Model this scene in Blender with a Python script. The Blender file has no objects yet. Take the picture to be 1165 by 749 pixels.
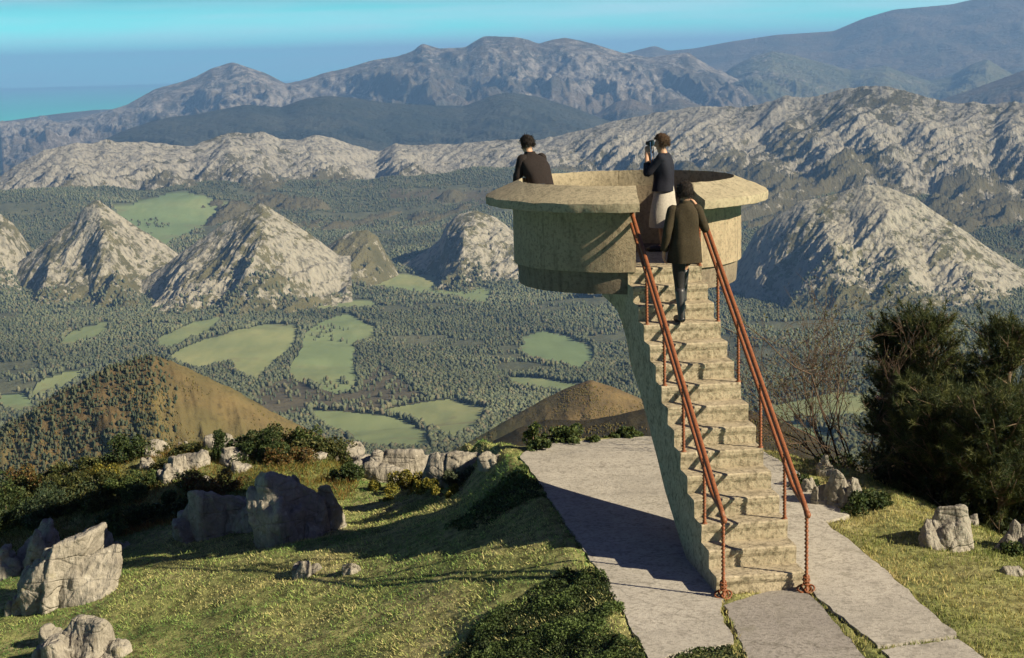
import bpy, bmesh, math, random
import numpy as np
from mathutils import Vector, Matrix, Euler
C = bpy.context.scene.collection
SC = bpy.context.scene
rng = np.random.default_rng(7)
random.seed(7)

# ------------------------------------------------------------------ camera
FPX, YH, HC = 1904.0, 66.0, 5.55                 # focal length (px of a 1165 px wide frame), horizon row, eye height
PITCH = math.atan((374.5 - YH) / FPX)
ROLL = math.radians(1.4)
_R0 = np.array([1, 0, 0.]); _U0 = np.array([0, math.sin(PITCH), math.cos(PITCH)])
FW = np.array([0, math.cos(PITCH), -math.sin(PITCH)])
RT = math.cos(ROLL) * _R0 - math.sin(ROLL) * _U0
UP = math.sin(ROLL) * _R0 + math.cos(ROLL) * _U0
cam_d = bpy.data.cameras.new('camera'); cam = bpy.data.objects.new('camera', cam_d); C.objects.link(cam)
cam_d.sensor_width = 36; cam_d.lens = 36 * FPX / 1165.0
cam_d.clip_start = 0.3; cam_d.clip_end = 250000
cam.matrix_world = Matrix(((RT[0], UP[0], -FW[0], 0), (RT[1], UP[1], -FW[1], 0), (RT[2], UP[2], -FW[2], HC), (0, 0, 0, 1)))
SC.camera = cam

def ray(u, v): return FW + RT * (u - 582.5) / FPX + UP * (374.5 - v) / FPX
def atY(u, v, Y):
    r = ray(u, v); return r * Y / r[1] + np.array([0, 0, HC])
def atz(u, v, z=0.0):
    r = ray(u, v); return r * (z - HC) / r[2] + np.array([0, 0, HC])
def proj(P):
    q = np.asarray(P) - np.array([0, 0, HC]); d = q @ FW
    d = np.where(d > 1e-3, d, 1e-3)
    return 582.5 + FPX * (q @ RT) / d, 374.5 - FPX * (q @ UP) / d

# ------------------------------------------------------------------ light
SUN_AZ = np.array([math.sin(math.radians(64)), -math.cos(math.radians(64))]); SUN_EL = math.radians(31)
SD = Vector((SUN_AZ[0] * math.cos(SUN_EL), SUN_AZ[1] * math.cos(SUN_EL), math.sin(SUN_EL)))
sun_d = bpy.data.lights.new('sun', 'SUN'); sun_d.energy = 4.6; sun_d.angle = math.radians(0.5); sun_d.color = (1.0, 0.86, 0.64)
sun = bpy.data.objects.new('sun', sun_d); C.objects.link(sun)
sun.rotation_euler = (-SD).to_track_quat('-Z', 'Y').to_euler(); sun.location = (30, -20, 40)
W = bpy.data.worlds.new('World'); SC.world = W; W.use_nodes = True
def build_world():
    nt = W.node_tree; nt.nodes.clear(); N = nt.nodes.new; L = nt.links.new
    out = N('ShaderNodeOutputWorld'); bg = N('ShaderNodeBackground'); sky = N('ShaderNodeTexSky')
    sky.sky_type = 'NISHITA'; sky.sun_disc = False; sky.sun_elevation = SUN_EL
    sky.sun_rotation = math.atan2(SUN_AZ[0], SUN_AZ[1]); sky.altitude = 600; sky.air_density = 1.0; sky.dust_density = 0.6; sky.ozone_density = 2.0
    tint = N('ShaderNodeMix'); tint.data_type = 'RGBA'; tint.blend_type = 'MULTIPLY'; tint.inputs[0].default_value = 1
    tint.inputs['B'].default_value = (0.55, 2.1, 2.9, 1)
    tc = N('ShaderNodeTexCoord'); mp = N('ShaderNodeMapping'); mp.inputs['Scale'].default_value = (3.0, 3.0, 48)
    nz = N('ShaderNodeTexNoise'); nz.inputs['Scale'].default_value = 1.6; nz.inputs['Detail'].default_value = 5; nz.inputs['Roughness'].default_value = 0.55
    rp = N('ShaderNodeValToRGB'); rp.color_ramp.elements[0].position = 0.36; rp.color_ramp.elements[1].position = 0.78
    sx = N('ShaderNodeSeparateXYZ'); mr = N('ShaderNodeMapRange'); mr.inputs[1].default_value = 0.075; mr.inputs[2].default_value = 0.03
    ml = N('ShaderNodeMath'); ml.operation = 'MULTIPLY'; m2 = N('ShaderNodeMath'); m2.operation = 'MULTIPLY'; m2.inputs[1].default_value = 0.62
    cl = N('ShaderNodeMix'); cl.data_type = 'RGBA'; cl.inputs['B'].default_value = (8.2, 8.6, 9.4, 1)
    L(tc.outputs['Generated'], mp.inputs[0]); L(mp.outputs[0], nz.inputs['Vector']); L(nz.outputs['Fac'], rp.inputs[0])
    L(tc.outputs['Generated'], sx.inputs[0]); L(sx.outputs[2], mr.inputs[0]); L(rp.outputs[0], ml.inputs[0]); L(mr.outputs[0], ml.inputs[1])
    L(ml.outputs[0], m2.inputs[0])
    L(sky.outputs[0], tint.inputs['A'])
    gr = N('ShaderNodeValToRGB'); e = gr.color_ramp.elements; e[0].position = 0.0; e[1].position = 1.0; e[0].color = (.85, 1.40, 1.12, 1); ee = e.new(.045); ee.color = (.34, .20, .195, 1); ee = e.new(.30); ee.color = (.46, .085, .09, 1); ee = e.new(.09); e = [e[0], [q for q in e if abs(q.position - .09) < .001][0], e[-1]]; e[2].position = 1.0; e[2].color = (.85, .20, .22, 1); e[1].color = (.27, .030, .034, 1)
    L(sx.outputs[2], gr.inputs[0]); up = N('ShaderNodeMix'); up.data_type = 'RGBA'; up.blend_type = 'MULTIPLY'; up.inputs[0].default_value = 1
    L(tint.outputs['Result'], up.inputs['A']); L(gr.outputs[0], up.inputs['B']); L(up.outputs['Result'], cl.inputs['A']); L(m2.outputs[0], cl.inputs[0])
    L(cl.outputs['Result'], bg.inputs[0]); bg.inputs[1].default_value = 0.06; L(bg.outputs[0], out.inputs[0])
build_world()
SC.view_settings.view_transform = 'Standard'; SC.view_settings.look = 'None'
SC.view_settings.exposure = 1.1; SC.view_settings.gamma = 1.0
SC.render.engine = 'CYCLES'
cy = SC.cycles
cy.use_denoising = True; cy.max_bounces = 5; cy.diffuse_bounces = 2; cy.glossy_bounces = 2; cy.transmission_bounces = 2
cy.volume_bounces = 0; cy.transparent_max_bounces = 6; cy.use_adaptive_sampling = True; cy.adaptive_threshold = 0.02

# ------------------------------------------------------------------ helpers: noise
def _h(ix, iy, iz, s):
    n = (ix * 374761393 + iy * 668265263 + iz * 2147483647 + s * 1274126177) & 0xFFFFFFFF
    n = ((n ^ (n >> 13)) * 1274126177) & 0xFFFFFFFF
    n = ((n ^ (n >> 16)) * 2246822519) & 0xFFFFFFFF
    return ((n ^ (n >> 15)) & 0xFFFFFF) / 16777215.0
def vnoise(x, y, z=None, s=0):
    x = np.asarray(x, float); y = np.asarray(y, float)
    x, y = np.broadcast_arrays(x, y)
    ix = np.floor(x).astype(np.int64); iy = np.floor(y).astype(np.int64)
    fx = x - ix; fy = y - iy; fx = fx * fx * fx * (fx * (fx * 6 - 15) + 10); fy = fy * fy * fy * (fy * (fy * 6 - 15) + 10)
    def lay(iz):
        a = _h(ix, iy, iz, s); b = _h(ix + 1, iy, iz, s); c = _h(ix, iy + 1, iz, s); d = _h(ix + 1, iy + 1, iz, s)
        return (a * (1 - fx) + b * fx) * (1 - fy) + (c * (1 - fx) + d * fx) * fy
    if z is None: return lay(np.zeros_like(ix)) * 2 - 1
    z = np.asarray(z, float); iz = np.floor(z).astype(np.int64); fz = z - iz; fz = fz * fz * (3 - 2 * fz)
    return (lay(iz) * (1 - fz) + lay(iz + 1) * fz) * 2 - 1
def fbm(x, y, z=None, o=4, s=0, g=0.5):
    t = 0; a = 1; n = 0
    for i in range(o):
        k = 2.03 ** i; t = t + a * vnoise(x * k, y * k, None if z is None else z * k, s + i * 17); n += a; a *= g
    return t / n
def ridged(x, y, z=None, o=4, s=0, g=0.55):
    t = 0; a = 1; n = 0
    for i in range(o):
        k = 2.07 ** i; t = t + a * (1 - 2 * np.abs(vnoise(x * k, y * k, None if z is None else z * k, s + i * 31))); n += a; a *= g
    return t / n
def sstep(a, b, x):
    t = np.clip((x - a) / (b - a), 0, 1); return t * t * (3 - 2 * t)
def inpoly(px, py, poly):
    r = np.zeros(np.shape(px), bool); n = len(poly)
    for i in range(n):
        x0, y0 = poly[i]; x1, y1 = poly[(i + 1) % n]
        if y0 == y1: continue
        c = ((y0 > py) != (y1 > py)) & (px < (x1 - x0) * (py - y0) / (y1 - y0) + x0)
        r ^= c
    return r
def polydist(px, py, poly):
    d = np.full(np.shape(px), 1e9); n = len(poly)
    for i in range(n):
        x0, y0 = poly[i]; x1, y1 = poly[(i + 1) % n]
        dx, dy = x1 - x0, y1 - y0; t = np.clip(((px - x0) * dx + (py - y0) * dy) / (dx * dx + dy * dy), 0, 1)
        d = np.minimum(d, np.hypot(px - x0 - t * dx, py - y0 - t * dy))
    return d

# ------------------------------------------------------------------ helpers: meshes and objects
def mesh_np(name, V, F, smooth=False, attrs=None, cols=None):
    V = np.ascontiguousarray(V, np.float32); me = bpy.data.meshes.new(name)
    if not isinstance(F, list): F = [F]
    F = [np.ascontiguousarray(f, np.int32) for f in F if len(f)]
    me.vertices.add(len(V)); me.vertices.foreach_set('co', V.ravel())
    nl = sum(f.size for f in F); npoly = sum(len(f) for f in F)
    me.loops.add(nl); me.loops.foreach_set('vertex_index', np.concatenate([f.ravel() for f in F]))
    me.polygons.add(npoly)
    st = []; k = 0
    for f in F:
        st.append(k + np.arange(len(f)) * f.shape[1]); k += f.size
    me.polygons.foreach_set('loop_start', np.concatenate(st).astype(np.int32))
    me.polygons.foreach_set('use_smooth', np.full(npoly, smooth))
    for an, av in (attrs or {}).items():
        a = me.attributes.new(an, 'FLOAT', 'POINT'); a.data.foreach_set('value', np.asarray(av, np.float32).ravel())
    for an, av in (cols or {}).items():
        a = me.attributes.new(an, 'FLOAT_COLOR', 'POINT')
        av = np.asarray(av, np.float32)
        if av.shape[1] == 3: av = np.concatenate([av, np.ones((len(av), 1), np.float32)], 1)
        a.data.foreach_set('color', av.ravel())
    me.update(calc_edges=True); return me
def add(name, me, mat=None, parent=None):
    o = bpy.data.objects.new(name, me); C.objects.link(o)
    if mat is not None and me is not None:
        me.materials.clear(); me.materials.append(mat)
    if parent is not None: o.parent = parent
    return o
def empty(name, loc=(0, 0, 0), rz=0):
    o = bpy.data.objects.new(name, None); C.objects.link(o); o.location = loc; o.rotation_euler = (0, 0, rz); o.empty_display_size = .2; return o
def tag(o, label=None, cat=None, group=None, kind=None):
    if label: o['label'] = label
    if cat: o['category'] = cat
    if group: o['group'] = group
    if kind: o['kind'] = kind
    return o
def grid_faces(nr, nc, wrap=False):
    r = np.arange(nr - 1)[:, None]; c = np.arange(nc if wrap else nc - 1)[None, :]
    a = r * nc + c; b = r * nc + (c + 1) % nc; d = (r + 1) * nc + c; e = (r + 1) * nc + (c + 1) % nc
    return np.stack([a, b, e, d], -1).reshape(-1, 4)
class MB:                      # collects pieces into one mesh
    def __init__(s): s.V = []; s.F = {}; s.n = 0; s.Cc = []
    def put(s, V, F, col=None):
        V = np.asarray(V, float)
        for f in (F if isinstance(F, list) else [F]):
            f = np.asarray(f)
            if len(f): s.F.setdefault(f.shape[1], []).append(f + s.n)
        s.V.append(V); s.n += len(V)
        if col is not None:
            col = np.asarray(col, float); s.Cc.append(np.broadcast_to(col, (len(V), 3)))
        return s
    def mesh(s, name, smooth=False):
        cols = {'col': np.concatenate(s.Cc)} if s.Cc else None
        return mesh_np(name, np.concatenate(s.V), [np.concatenate(v) for v in s.F.values()], smooth, cols=cols)
    def build(s, name, mat, parent=None, smooth=False): return add(name, s.mesh(name, smooth), mat, parent)
def frames(P):
    P = np.asarray(P, float); T = np.gradient(P, axis=0); T /= np.linalg.norm(T, axis=1)[:, None] + 1e-12
    ref = np.array([0, 0, 1.]) if abs(T[0][2]) < .9 else np.array([1., 0, 0])
    N = []; n = np.cross(T[0], ref); n /= np.linalg.norm(n)
    for t in T:
        n = n - t * (n @ t); n /= np.linalg.norm(n) + 1e-12; N.append(n)
    N = np.array(N); return T, N, np.cross(T, N)
def tube(P, R, k=8, twist=0.0, sq=False):
    P = np.asarray(P, float); R = np.broadcast_to(np.asarray(R, float), (len(P),))
    T, N, Bn = frames(P); a = np.arange(k) / k * 2 * math.pi
    tw = np.linspace(0, twist, len(P))
    ang = a[None, :] + tw[:, None]
    V = P[:, None, :] + R[:, None, None] * (np.cos(ang)[..., None] * N[:, None, :] + np.sin(ang)[..., None] * Bn[:, None, :])
    V = V.reshape(-1, 3); F = grid_faces(len(P), k, True)
    n = len(V); V = np.concatenate([V, P[:1], P[-1:]])
    i = np.arange(k); c0 = np.stack([(i + 1) % k, i, np.full(k, n)], 1); b = (len(P) - 1) * k
    c1 = np.stack([b + i, b + (i + 1) % k, np.full(k, n + 1)], 1)
    return V, [F, np.concatenate([c0, c1])]
def spline(P, n=8):
    P = np.asarray(P, float); Q = np.concatenate([2 * P[:1] - P[1:2], P, 2 * P[-1:] - P[-2:-1]]); out = []
    for i in range(len(P) - 1):
        p0, p1, p2, p3 = Q[i:i + 4]
        for t in np.linspace(0, 1, n, endpoint=False):
            out.append(.5 * (2 * p1 + (p2 - p0) * t + (2 * p0 - 5 * p1 + 4 * p2 - p3) * t * t + (3 * p1 - p0 - 3 * p2 + p3) * t ** 3))
    out.append(P[-1]); return np.array(out)

# ------------------------------------------------------------------ helpers: materials
class NB:
    def __init__(s, name):
        s.m = bpy.data.materials.new(name); s.m.use_nodes = True; s.nt = s.m.node_tree
        s.b = s.nt.nodes['Principled BSDF']; s.b.inputs['Specular IOR Level'].default_value = 0.25
        s.tc = None
    def n(s, t, **kw):
        x = s.nt.nodes.new(t)
        for k, v in kw.items(): setattr(x, k, v)
        return x
    def l(s, a, b): s.nt.links.new(a, b)
    def pos(s):
        if s.tc is None: s.tc = s.n('ShaderNodeTexCoord')
        return s.tc.outputs['Object']
    def mapping(s, sc=(1, 1, 1), rot=(0, 0, 0)):
        m = s.n('ShaderNodeMapping'); m.inputs['Scale'].default_value = sc; m.inputs['Rotation'].default_value = rot
        s.l(s.pos(), m.inputs[0]); return m.outputs[0]
    def noise(s, scale, detail=5, rough=.55, vec=None, dist=0):
        x = s.n('ShaderNodeTexNoise'); x.inputs['Scale'].default_value = scale; x.inputs['Detail'].default_value = detail
        x.inputs['Roughness'].default_value = rough; x.inputs['Distortion'].default_value = dist
        s.l(vec if vec is not None else s.pos(), x.inputs['Vector']); return x.outputs['Fac']
    def voro(s, scale, vec=None, feature='DISTANCE_TO_EDGE'):
        x = s.n('ShaderNodeTexVoronoi', feature=feature); x.inputs['Scale'].default_value = scale
        s.l(vec if vec is not None else s.pos(), x.inputs['Vector']); return x.outputs['Distance']
    def attr(s, name, out='Fac'):
        x = s.n('ShaderNodeAttribute', attribute_name=name); return x.outputs[out]
    def ramp(s, fac, stops):
        x = s.n('ShaderNodeValToRGB'); e = x.color_ramp.elements
        while len(e) < len(stops): e.new(.5)
        for q, (p, c) in zip(e, stops):
            q.position = p; q.color = (c if isinstance(c, tuple) else (c, c, c)) + (1,)
        s.l(fac, x.inputs[0]); return x.outputs[0]
    def mix(s, fac, a, b, mode='MIX'):
        x = s.n('ShaderNodeMix', data_type='RGBA', blend_type=mode)
        for k, q in ((0, fac), ('A', a), ('B', b)):
            if isinstance(q, (int, float)): x.inputs[k].default_value = q
            elif isinstance(q, tuple): x.inputs[k].default_value = q + (1,)
            else: s.l(q, x.inputs[k])
        return x.outputs['Result']
    def math(s, op, a, b=0.0):
        x = s.n('ShaderNodeMath', operation=op)
        for k, q in ((0, a), (1, b)):
            if isinstance(q, (int, float)): x.inputs[k].default_value = q
            else: s.l(q, x.inputs[k])
        return x.outputs[0]
    def bump(s, h, dist, strength=1.0):
        x = s.n('ShaderNodeBump'); x.inputs['Distance'].default_value = dist; x.inputs['Strength'].default_value = strength
        s.l(h, x.inputs['Height']); s.l(x.outputs[0], s.b.inputs['Normal'])
    def done(s, col, rough=.85, spec=None, metal=0):
        if isinstance(col, tuple): s.b.inputs['Base Color'].default_value = col + (1,)
        else: s.l(col, s.b.inputs['Base Color'])
        if isinstance(rough, (int, float)): s.b.inputs['Roughness'].default_value = rough
        else: s.l(rough, s.b.inputs['Roughness'])
        s.b.inputs['Metallic'].default_value = metal
        if spec is not None: s.b.inputs['Specular IOR Level'].default_value = spec
        return s.m
M = {}
def simple(name, col, rough=.8, spec=.25, var=.25, scale=30, metal=0, bump=0):
    b = NB(name); f = b.noise(scale, 4); d = tuple(c * (1 - var) for c in col); e = tuple(min(1, c * (1 + var)) for c in col)
    c = b.ramp(f, [(.3, d), (.7, e)])
    if bump: b.bump(f, bump)
    M[name] = b.done(c, rough, spec, metal); return M[name]

def far_rock(name, sc, rock=(.36, .335, .29), rockd=(.17, .16, .14), veg=(.06, .062, .03), veg2=(.10, .09, .045), bd=12):
    b = NB(name); a = b.attr('rock')
    n1 = b.noise(.03 * sc, 9, .72); n2 = b.noise(.06 * sc, 6, .6, vec=b.mapping((1, 1, .35)))
    rc = b.ramp(n2, [(.36, rockd), (.5, rock), (.75, tuple(min(.6, c * 1.25) for c in rock))])
    vc = b.mix(b.ramp(b.noise(.008 * sc, 6), [(.4, 0.0), (.62, 1.0)]), veg, veg2)
    f = b.math('ADD', a, b.math('MULTIPLY', b.math('SUBTRACT', n1, .5), 2.4))
    f = b.ramp(f, [(.44, 0.0), (.56, 1.0)])
    b.bump(b.math('ADD', n2, n1), bd, .9)
    M[name] = b.done(b.mix(f, vc, rc), .95, .1)
    return M[name]
far_rock('limestone_far', 1.0, rock=(.262, .248, .208), rockd=(.122, .116, .098), veg=(.07, .064, .036), veg2=(.10, .09, .05), bd=16)
far_rock('limestone_near', 1.5, rock=(.285, .268, .212), rockd=(.125, .118, .088), veg=(.08, .077, .036), veg2=(.12, .11, .055), bd=9)
far_rock('forest_far', .35, rock=(.10, .10, .09), rockd=(.06, .06, .055), veg=(.028, .036, .032), veg2=(.05, .055, .045), bd=30)
far_rock('green_far', .35, rock=(.20, .18, .14), rockd=(.12, .11, .09), veg=(.085, .092, .05), veg2=(.13, .125, .07), bd=40)
far_rock('mountain_far', .35, rock=(.215, .195, .17), rockd=(.115, .108, .10), veg=(.07, .068, .055), veg2=(.115, .095, .07), bd=40)

def forest_mat():
    b = NB('valley_land'); fld = b.attr('field'); heath = b.attr('heath')
    n = b.noise(.02, 8, .6); n2 = b.noise(.004, 5); n3 = b.noise(.09, 4)
    fo = b.ramp(n, [(.3, (.062, .070, .044)), (.7, (.095, .10, .058))])
    fo = b.mix(b.math('MULTIPLY', b.ramp(n2, [(.45, 0.0), (.65, 1.0)]), .6), fo, (.11, .11, .065))
    gr = b.ramp(n2, [(.3, (.12, .175, .085)), (.5, (.155, .21, .10)), (.72, (.24, .25, .115))])
    gr = b.mix(b.ramp(n3, [(.4, 0.0), (.8, .5)]), gr, (.12, .17, .07))
    gr = b.mix(b.math('MULTIPLY', b.attr('tone'), .55), gr, (.25, .245, .11)); gr = b.mix(b.math('MULTIPLY', b.ramp(b.noise(.05, 5, .6, vec=b.mapping((1, .16, 1), (0, 0, .5))), [(.42, 0.0), (.6, 1.0)]), .35), gr, (.11, .15, .07)); gr = b.mix(b.ramp(b.noise(.012, 6, .7), [(.58, 0.0), (.66, .6)]), gr, (.15, .135, .075))
    he = b.ramp(n, [(.3, (.068, .060, .038)), (.7, (.105, .092, .056))])
    c = b.mix(heath, fo, he); c = b.mix(fld, c, gr)
    b.bump(b.math('MULTIPLY', n, b.math('SUBTRACT', 1.0, fld)), 14, .8)
    M['valley_land'] = b.done(c, .95, .1)
forest_mat()
def heather_mat():
    b = NB('heather'); n = b.noise(.05, 9, .65); n2 = b.noise(.012, 5)
    c = b.ramp(n, [(.3, (.06, .046, .024)), (.5, (.105, .076, .036)), (.72, (.16, .115, .052))])
    c = b.mix(b.ramp(n2, [(.45, 0.0), (.7, .8)]), c, (.10, .10, .04))
    c = b.mix(b.ramp(b.noise(.3, 4), [(.55, 0.0), (.7, .7)]), c, (.06, .05, .025))
    b.bump(n, 4, .8); M['heather'] = b.done(c, .95, .1)
heather_mat()
def shaded_heath():  # shade of the low front spur, put into a near-black heather colour
    b = NB('shaded_heath'); n = b.noise(.08, 9, .65)
    c = b.ramp(n, [(.3, (.018, .016, .010)), (.55, (.034, .028, .015)), (.75, (.065, .05, .022))]); b.bump(n, 3, .8); M['shaded_heath'] = b.done(c, .95, .1)
shaded_heath()
def sea_mat():
    b = NB('sea_water'); n = b.noise(.0004, 6, .6, vec=b.mapping((1, .25, 1)))
    b.bump(b.noise(.01, 4), 1.5, .2)
    M['sea_water'] = b.done(b.ramp(n, [(.3, (.02, .42, .36)), (.7, (.04, .55, .46))]), .8, .05)
sea_mat()
def leafmat(name, rough=.65, spec=.25, trans=.25):
    b = NB(name); c = b.attr('col', 'Color'); b.l(c, b.b.inputs['Base Color']); b.b.inputs['Roughness'].default_value = rough
    b.b.inputs['Specular IOR Level'].default_value = spec
    if trans:
        t = b.n('ShaderNodeBsdfTranslucent'); b.l(c, t.inputs[0]); mx = b.n('ShaderNodeMixShader'); mx.inputs[0].default_value = trans
        out = b.nt.nodes['Material Output']; b.l(b.b.outputs[0], mx.inputs[1]); b.l(t.outputs[0], mx.inputs[2]); b.l(mx.outputs[0], out.inputs[0])
    M[name] = b.m
leafmat('leaf'); leafmat('blade', .7, .15, .3); leafmat('far_foliage', .9, .05, 0)
def concrete(name, a, b2, dark, streak=False, lichen=.5):
    b = NB(name); v = b.mapping((1, 1, .12)) if streak else None
    n = b.noise(3.0, 8, .65); n2 = b.noise(22, 6, .7); n3 = b.noise(5.5 if not streak else 14, 5, .6, vec=v); sp = b.noise(95, 3, .6)
    c = b.mix(b.ramp(n, [(.35, 0.0), (.68, 1.0)]), a, b2)
    c = b.mix(b.math('MULTIPLY', b.ramp(n3, [(.5, 0.0), (.72, 1.0)]), lichen), c, dark)
    c = b.mix(b.math('MULTIPLY', b.ramp(n2, [(.48, 0.0), (.66, 1.0)]), lichen), c, tuple(x * .7 for x in dark))
    c = b.mix(b.ramp(sp, [(.6, 0.0), (.72, .45)]), c, (.11, .10, .075))
    if 'paving' in name:
        vo = b.n('ShaderNodeTexVoronoi', feature='DISTANCE_TO_EDGE'); vo.inputs['Scale'].default_value = .28
        va = b.n('ShaderNodeVectorMath', operation='ADD'); nv = b.n('ShaderNodeTexNoise'); nv.inputs['Scale'].default_value = 1.6; nv.inputs['Detail'].default_value = 6; b.l(b.pos(), nv.inputs['Vector'])
        b.l(b.pos(), va.inputs[0]); b.l(nv.outputs['Color'], va.inputs[1]); b.l(va.outputs[0], vo.inputs['Vector'])
        c = b.mix(b.ramp(vo.outputs['Distance'], [(0.0, .4), (.004, 0.0)]), c, (.06, .055, .04))
        c = b.mix(b.ramp(b.noise(.55, 5, .6), [(.45, 0.0), (.7, .55)]), c, tuple(x * .62 for x in a))
        c = b.mix(b.ramp(b.noise(1.3, 7, .7), [(.60, 0.0), (.70, .5)]), c, (.13, .125, .075))
    b.bump(b.math('ADD', b.math('MULTIPLY', n2, 1.0), b.math('MULTIPLY', sp, .45)), .012, .8)
    M[name] = b.done(c, .92, .15)
concrete('concrete_drum', (.345, .285, .19), (.285, .235, .155), (.135, .112, .078), True, .6)
concrete('concrete_cap', (.30, .265, .18), (.36, .315, .215), (.12, .108, .072), False, .5)
concrete('concrete_steps', (.35, .30, .205), (.42, .365, .26), (.12, .104, .064), False, .75)
concrete('concrete_shaded', (.10, .083, .068), (.075, .062, .051), (.038, .032, .027), True, .6)  # stair sides, underside and drum floor: concrete with their shade in its colour
concrete('concrete_band_shaded', (.215, .18, .13), (.175, .148, .108), (.085, .07, .055), True, .6)  # band below the wall: its shade is painted in as darker concrete
concrete('paving', (.36, .34, .295), (.43, .405, .35), (.20, .185, .155), False, .6)
concrete('paving_rough', (.27, .25, .225), (.32, .30, .265), (.15, .14, .115), False, .7)
simple('rust_paint', (.185, .062, .022), .55, .4, .45, 60, 0, .002)
def rockmat():
    b = NB('limestone_rock'); n = b.noise(2.6, 9, .66); n2 = b.noise(16, 7, .7); st = b.noise(2.2, 7, .6, vec=b.mapping((3.0, 1, .8), (.1, .45, 0)), dist=.8)
    vo = b.voro(1.6, b.mapping((1, 1, 2.6), (.5, .5, 0)))
    c = b.ramp(n, [(.3, (.17, .155, .125)), (.5, (.28, .26, .215)), (.72, (.38, .355, .295))])
    c = b.mix(b.math('MULTIPLY', b.ramp(n2, [(.45, 0.0), (.68, 1.0)]), .6), c, (.15, .14, .115))
    c = b.mix(b.ramp(st, [(.33, .75), (.43, 0.0)]), c, (.09, .08, .06))
    c = b.mix(b.ramp(b.noise(7, 5), [(.62, 0.0), (.72, .6)]), c, (.50, .48, .41))
    c = b.mix(b.ramp(b.noise(3.3, 6), [(.63, 0.0), (.74, .55)]), c, (.20, .18, .07))
    h = b.math('ADD', b.math('MULTIPLY', n2, .5), b.math('MULTIPLY', st, 1.2)); h = b.math('ADD', h, b.math('MULTIPLY', b.ramp(vo, [(0.0, 0.0), (.05, 1.0)]), .25))
    b.bump(h, .07, .9); M['limestone_rock'] = b.done(c, .92, .15)
rockmat()
def groundmat():
    b = NB('turf'); n = b.noise(.9, 7, .6); n2 = b.noise(7, 6, .65)
    c = b.ramp(n, [(.32, (.17, .20, .07)), (.5, (.25, .26, .10)), (.7, (.36, .32, .16))])
    c = b.mix(b.ramp(n2, [(.4, .7), (.6, 0.0)]), c, (.035, .036, .014))
    b.bump(n2, .05, .8); M['turf'] = b.done(c, .95, .1)
groundmat()

# ================================================================== THE FAR LAND
def crest_fn(pts):
    p = np.array(sorted(pts)); return lambda u: np.interp(u, p[:, 0], p[:, 1])
def ridge(name, label, pts, D, front, back, zb, mat, nu=520, nf=130, nb=24, ext=40, e=1.0, amp=40, lam=220, stretch=2.5, lean=0.6,
          rock=lambda t, n: .6 - t, seed=1, jag=.18, smooth=True, o=6, ends=None, zbk=None, spurs=(), fk=.45):
    """a mountain as a heightfield: crest line from (u, v) bearings at distance D metres, front and back slopes with gullied noise"""
    us = np.linspace(pts[0][0] - ext, pts[-1][0] + ext, nu); cv = crest_fn(pts)(us); ker = np.exp(-np.linspace(-2, 2, 9) ** 2); ker /= ker.sum(); cv = np.convolve(np.pad(cv, 4, 'edge'), ker, 'valid')
    Df = D if callable(D) else (lambda u: np.full_like(u, float(D)))
    Dc = Df(us)
    r = FW[None] + RT[None] * ((us - 582.5) / FPX)[:, None] + UP[None] * ((374.5 - cv) / FPX)[:, None]
    hl = np.hypot(r[:, 0], r[:, 1]); dirx, diry = r[:, 0] / hl, r[:, 1] / hl
    zc = HC + r[:, 2] / hl * Dc
    if ends is not None:                                   # let the crest sink away at the ends
        k = sstep(pts[0][0] - ext, pts[0][0] - ext + ends, us) * (1 - sstep(pts[-1][0] + ext - ends, pts[-1][0] + ext, us))
        zc = zb + (zc - zb) * k
    tf = np.linspace(1.35, 0, nf); tb = -np.linspace(0, 1, nb)[1:] ** 1.3
    t = np.concatenate([tf, tb])[:, None]
    d = np.where(t >= 0, Dc[None] - t * front, Dc[None] - t * back)
    x = dirx[None] * d; y = diry[None] * d
    lat = us[None] * np.mean(Dc) / FPX + 0 * t
    a = np.abs(t)
    prof = np.where(t >= 0, 1 - np.power(a, e), 1 - np.power(a, 1.1))
    zbb = np.where(t >= 0, zb, zb if zbk is None else zbk)
    z = zbb + (zc[None] - zbb) * prof
    cut_ = None
    for (su, drift, wid, hgt) in spurs:                     # buttresses running from the crest towards the viewer
        L_ = np.abs(lat - su * np.mean(Dc) / FPX - drift * (Dc[None] - d)); en = np.clip(a * 2.5, 0, 1) * np.clip(1.3 - a, 0, 1) * (t >= 0)
        sp_ = np.clip(L_ / wid, 0, 1.4); cut_ = hgt * en * sp_ if cut_ is None else np.minimum(cut_, hgt * en * sp_)
    if cut_ is not None: z = z - cut_
    q = lat + lean * d
    rid = ridged(q / lam, d / (lam * stretch), o=o, s=seed); big = fbm(lat / (lam * 3.1), d / (lam * 3.5), o=3, s=seed + 5)
    fine = ridged(q / (lam * .31), d / (lam * .42), o=4, s=seed + 9)
    env = np.clip(a * 3.2, 0, 1) * (1 - .55 * np.clip(a - .5, 0, 1)) + jag
    z = z + amp * env * ((rid - .3) * .9 + big * .6 + (fine - .3) * fk)
    rk = rock(a, fbm(q / (lam * 1.3), d / (lam * 2), o=4, s=seed + 3)) + 0 * lat
    V = np.stack([x, y, z], -1).reshape(-1, 3)
    me = mesh_np(name, V, grid_faces(*x.shape), smooth, attrs={'rock': rk})
    me.flip_normals()
    ob = add(name, me, M[mat]); tag(ob, label, 'hill' if 'hill' in name else 'mountain', kind='structure')
    return dict(x=x, y=y, z=z, rock=rk, ob=ob, a=a + 0 * lat, t=t + 0 * lat)

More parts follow.
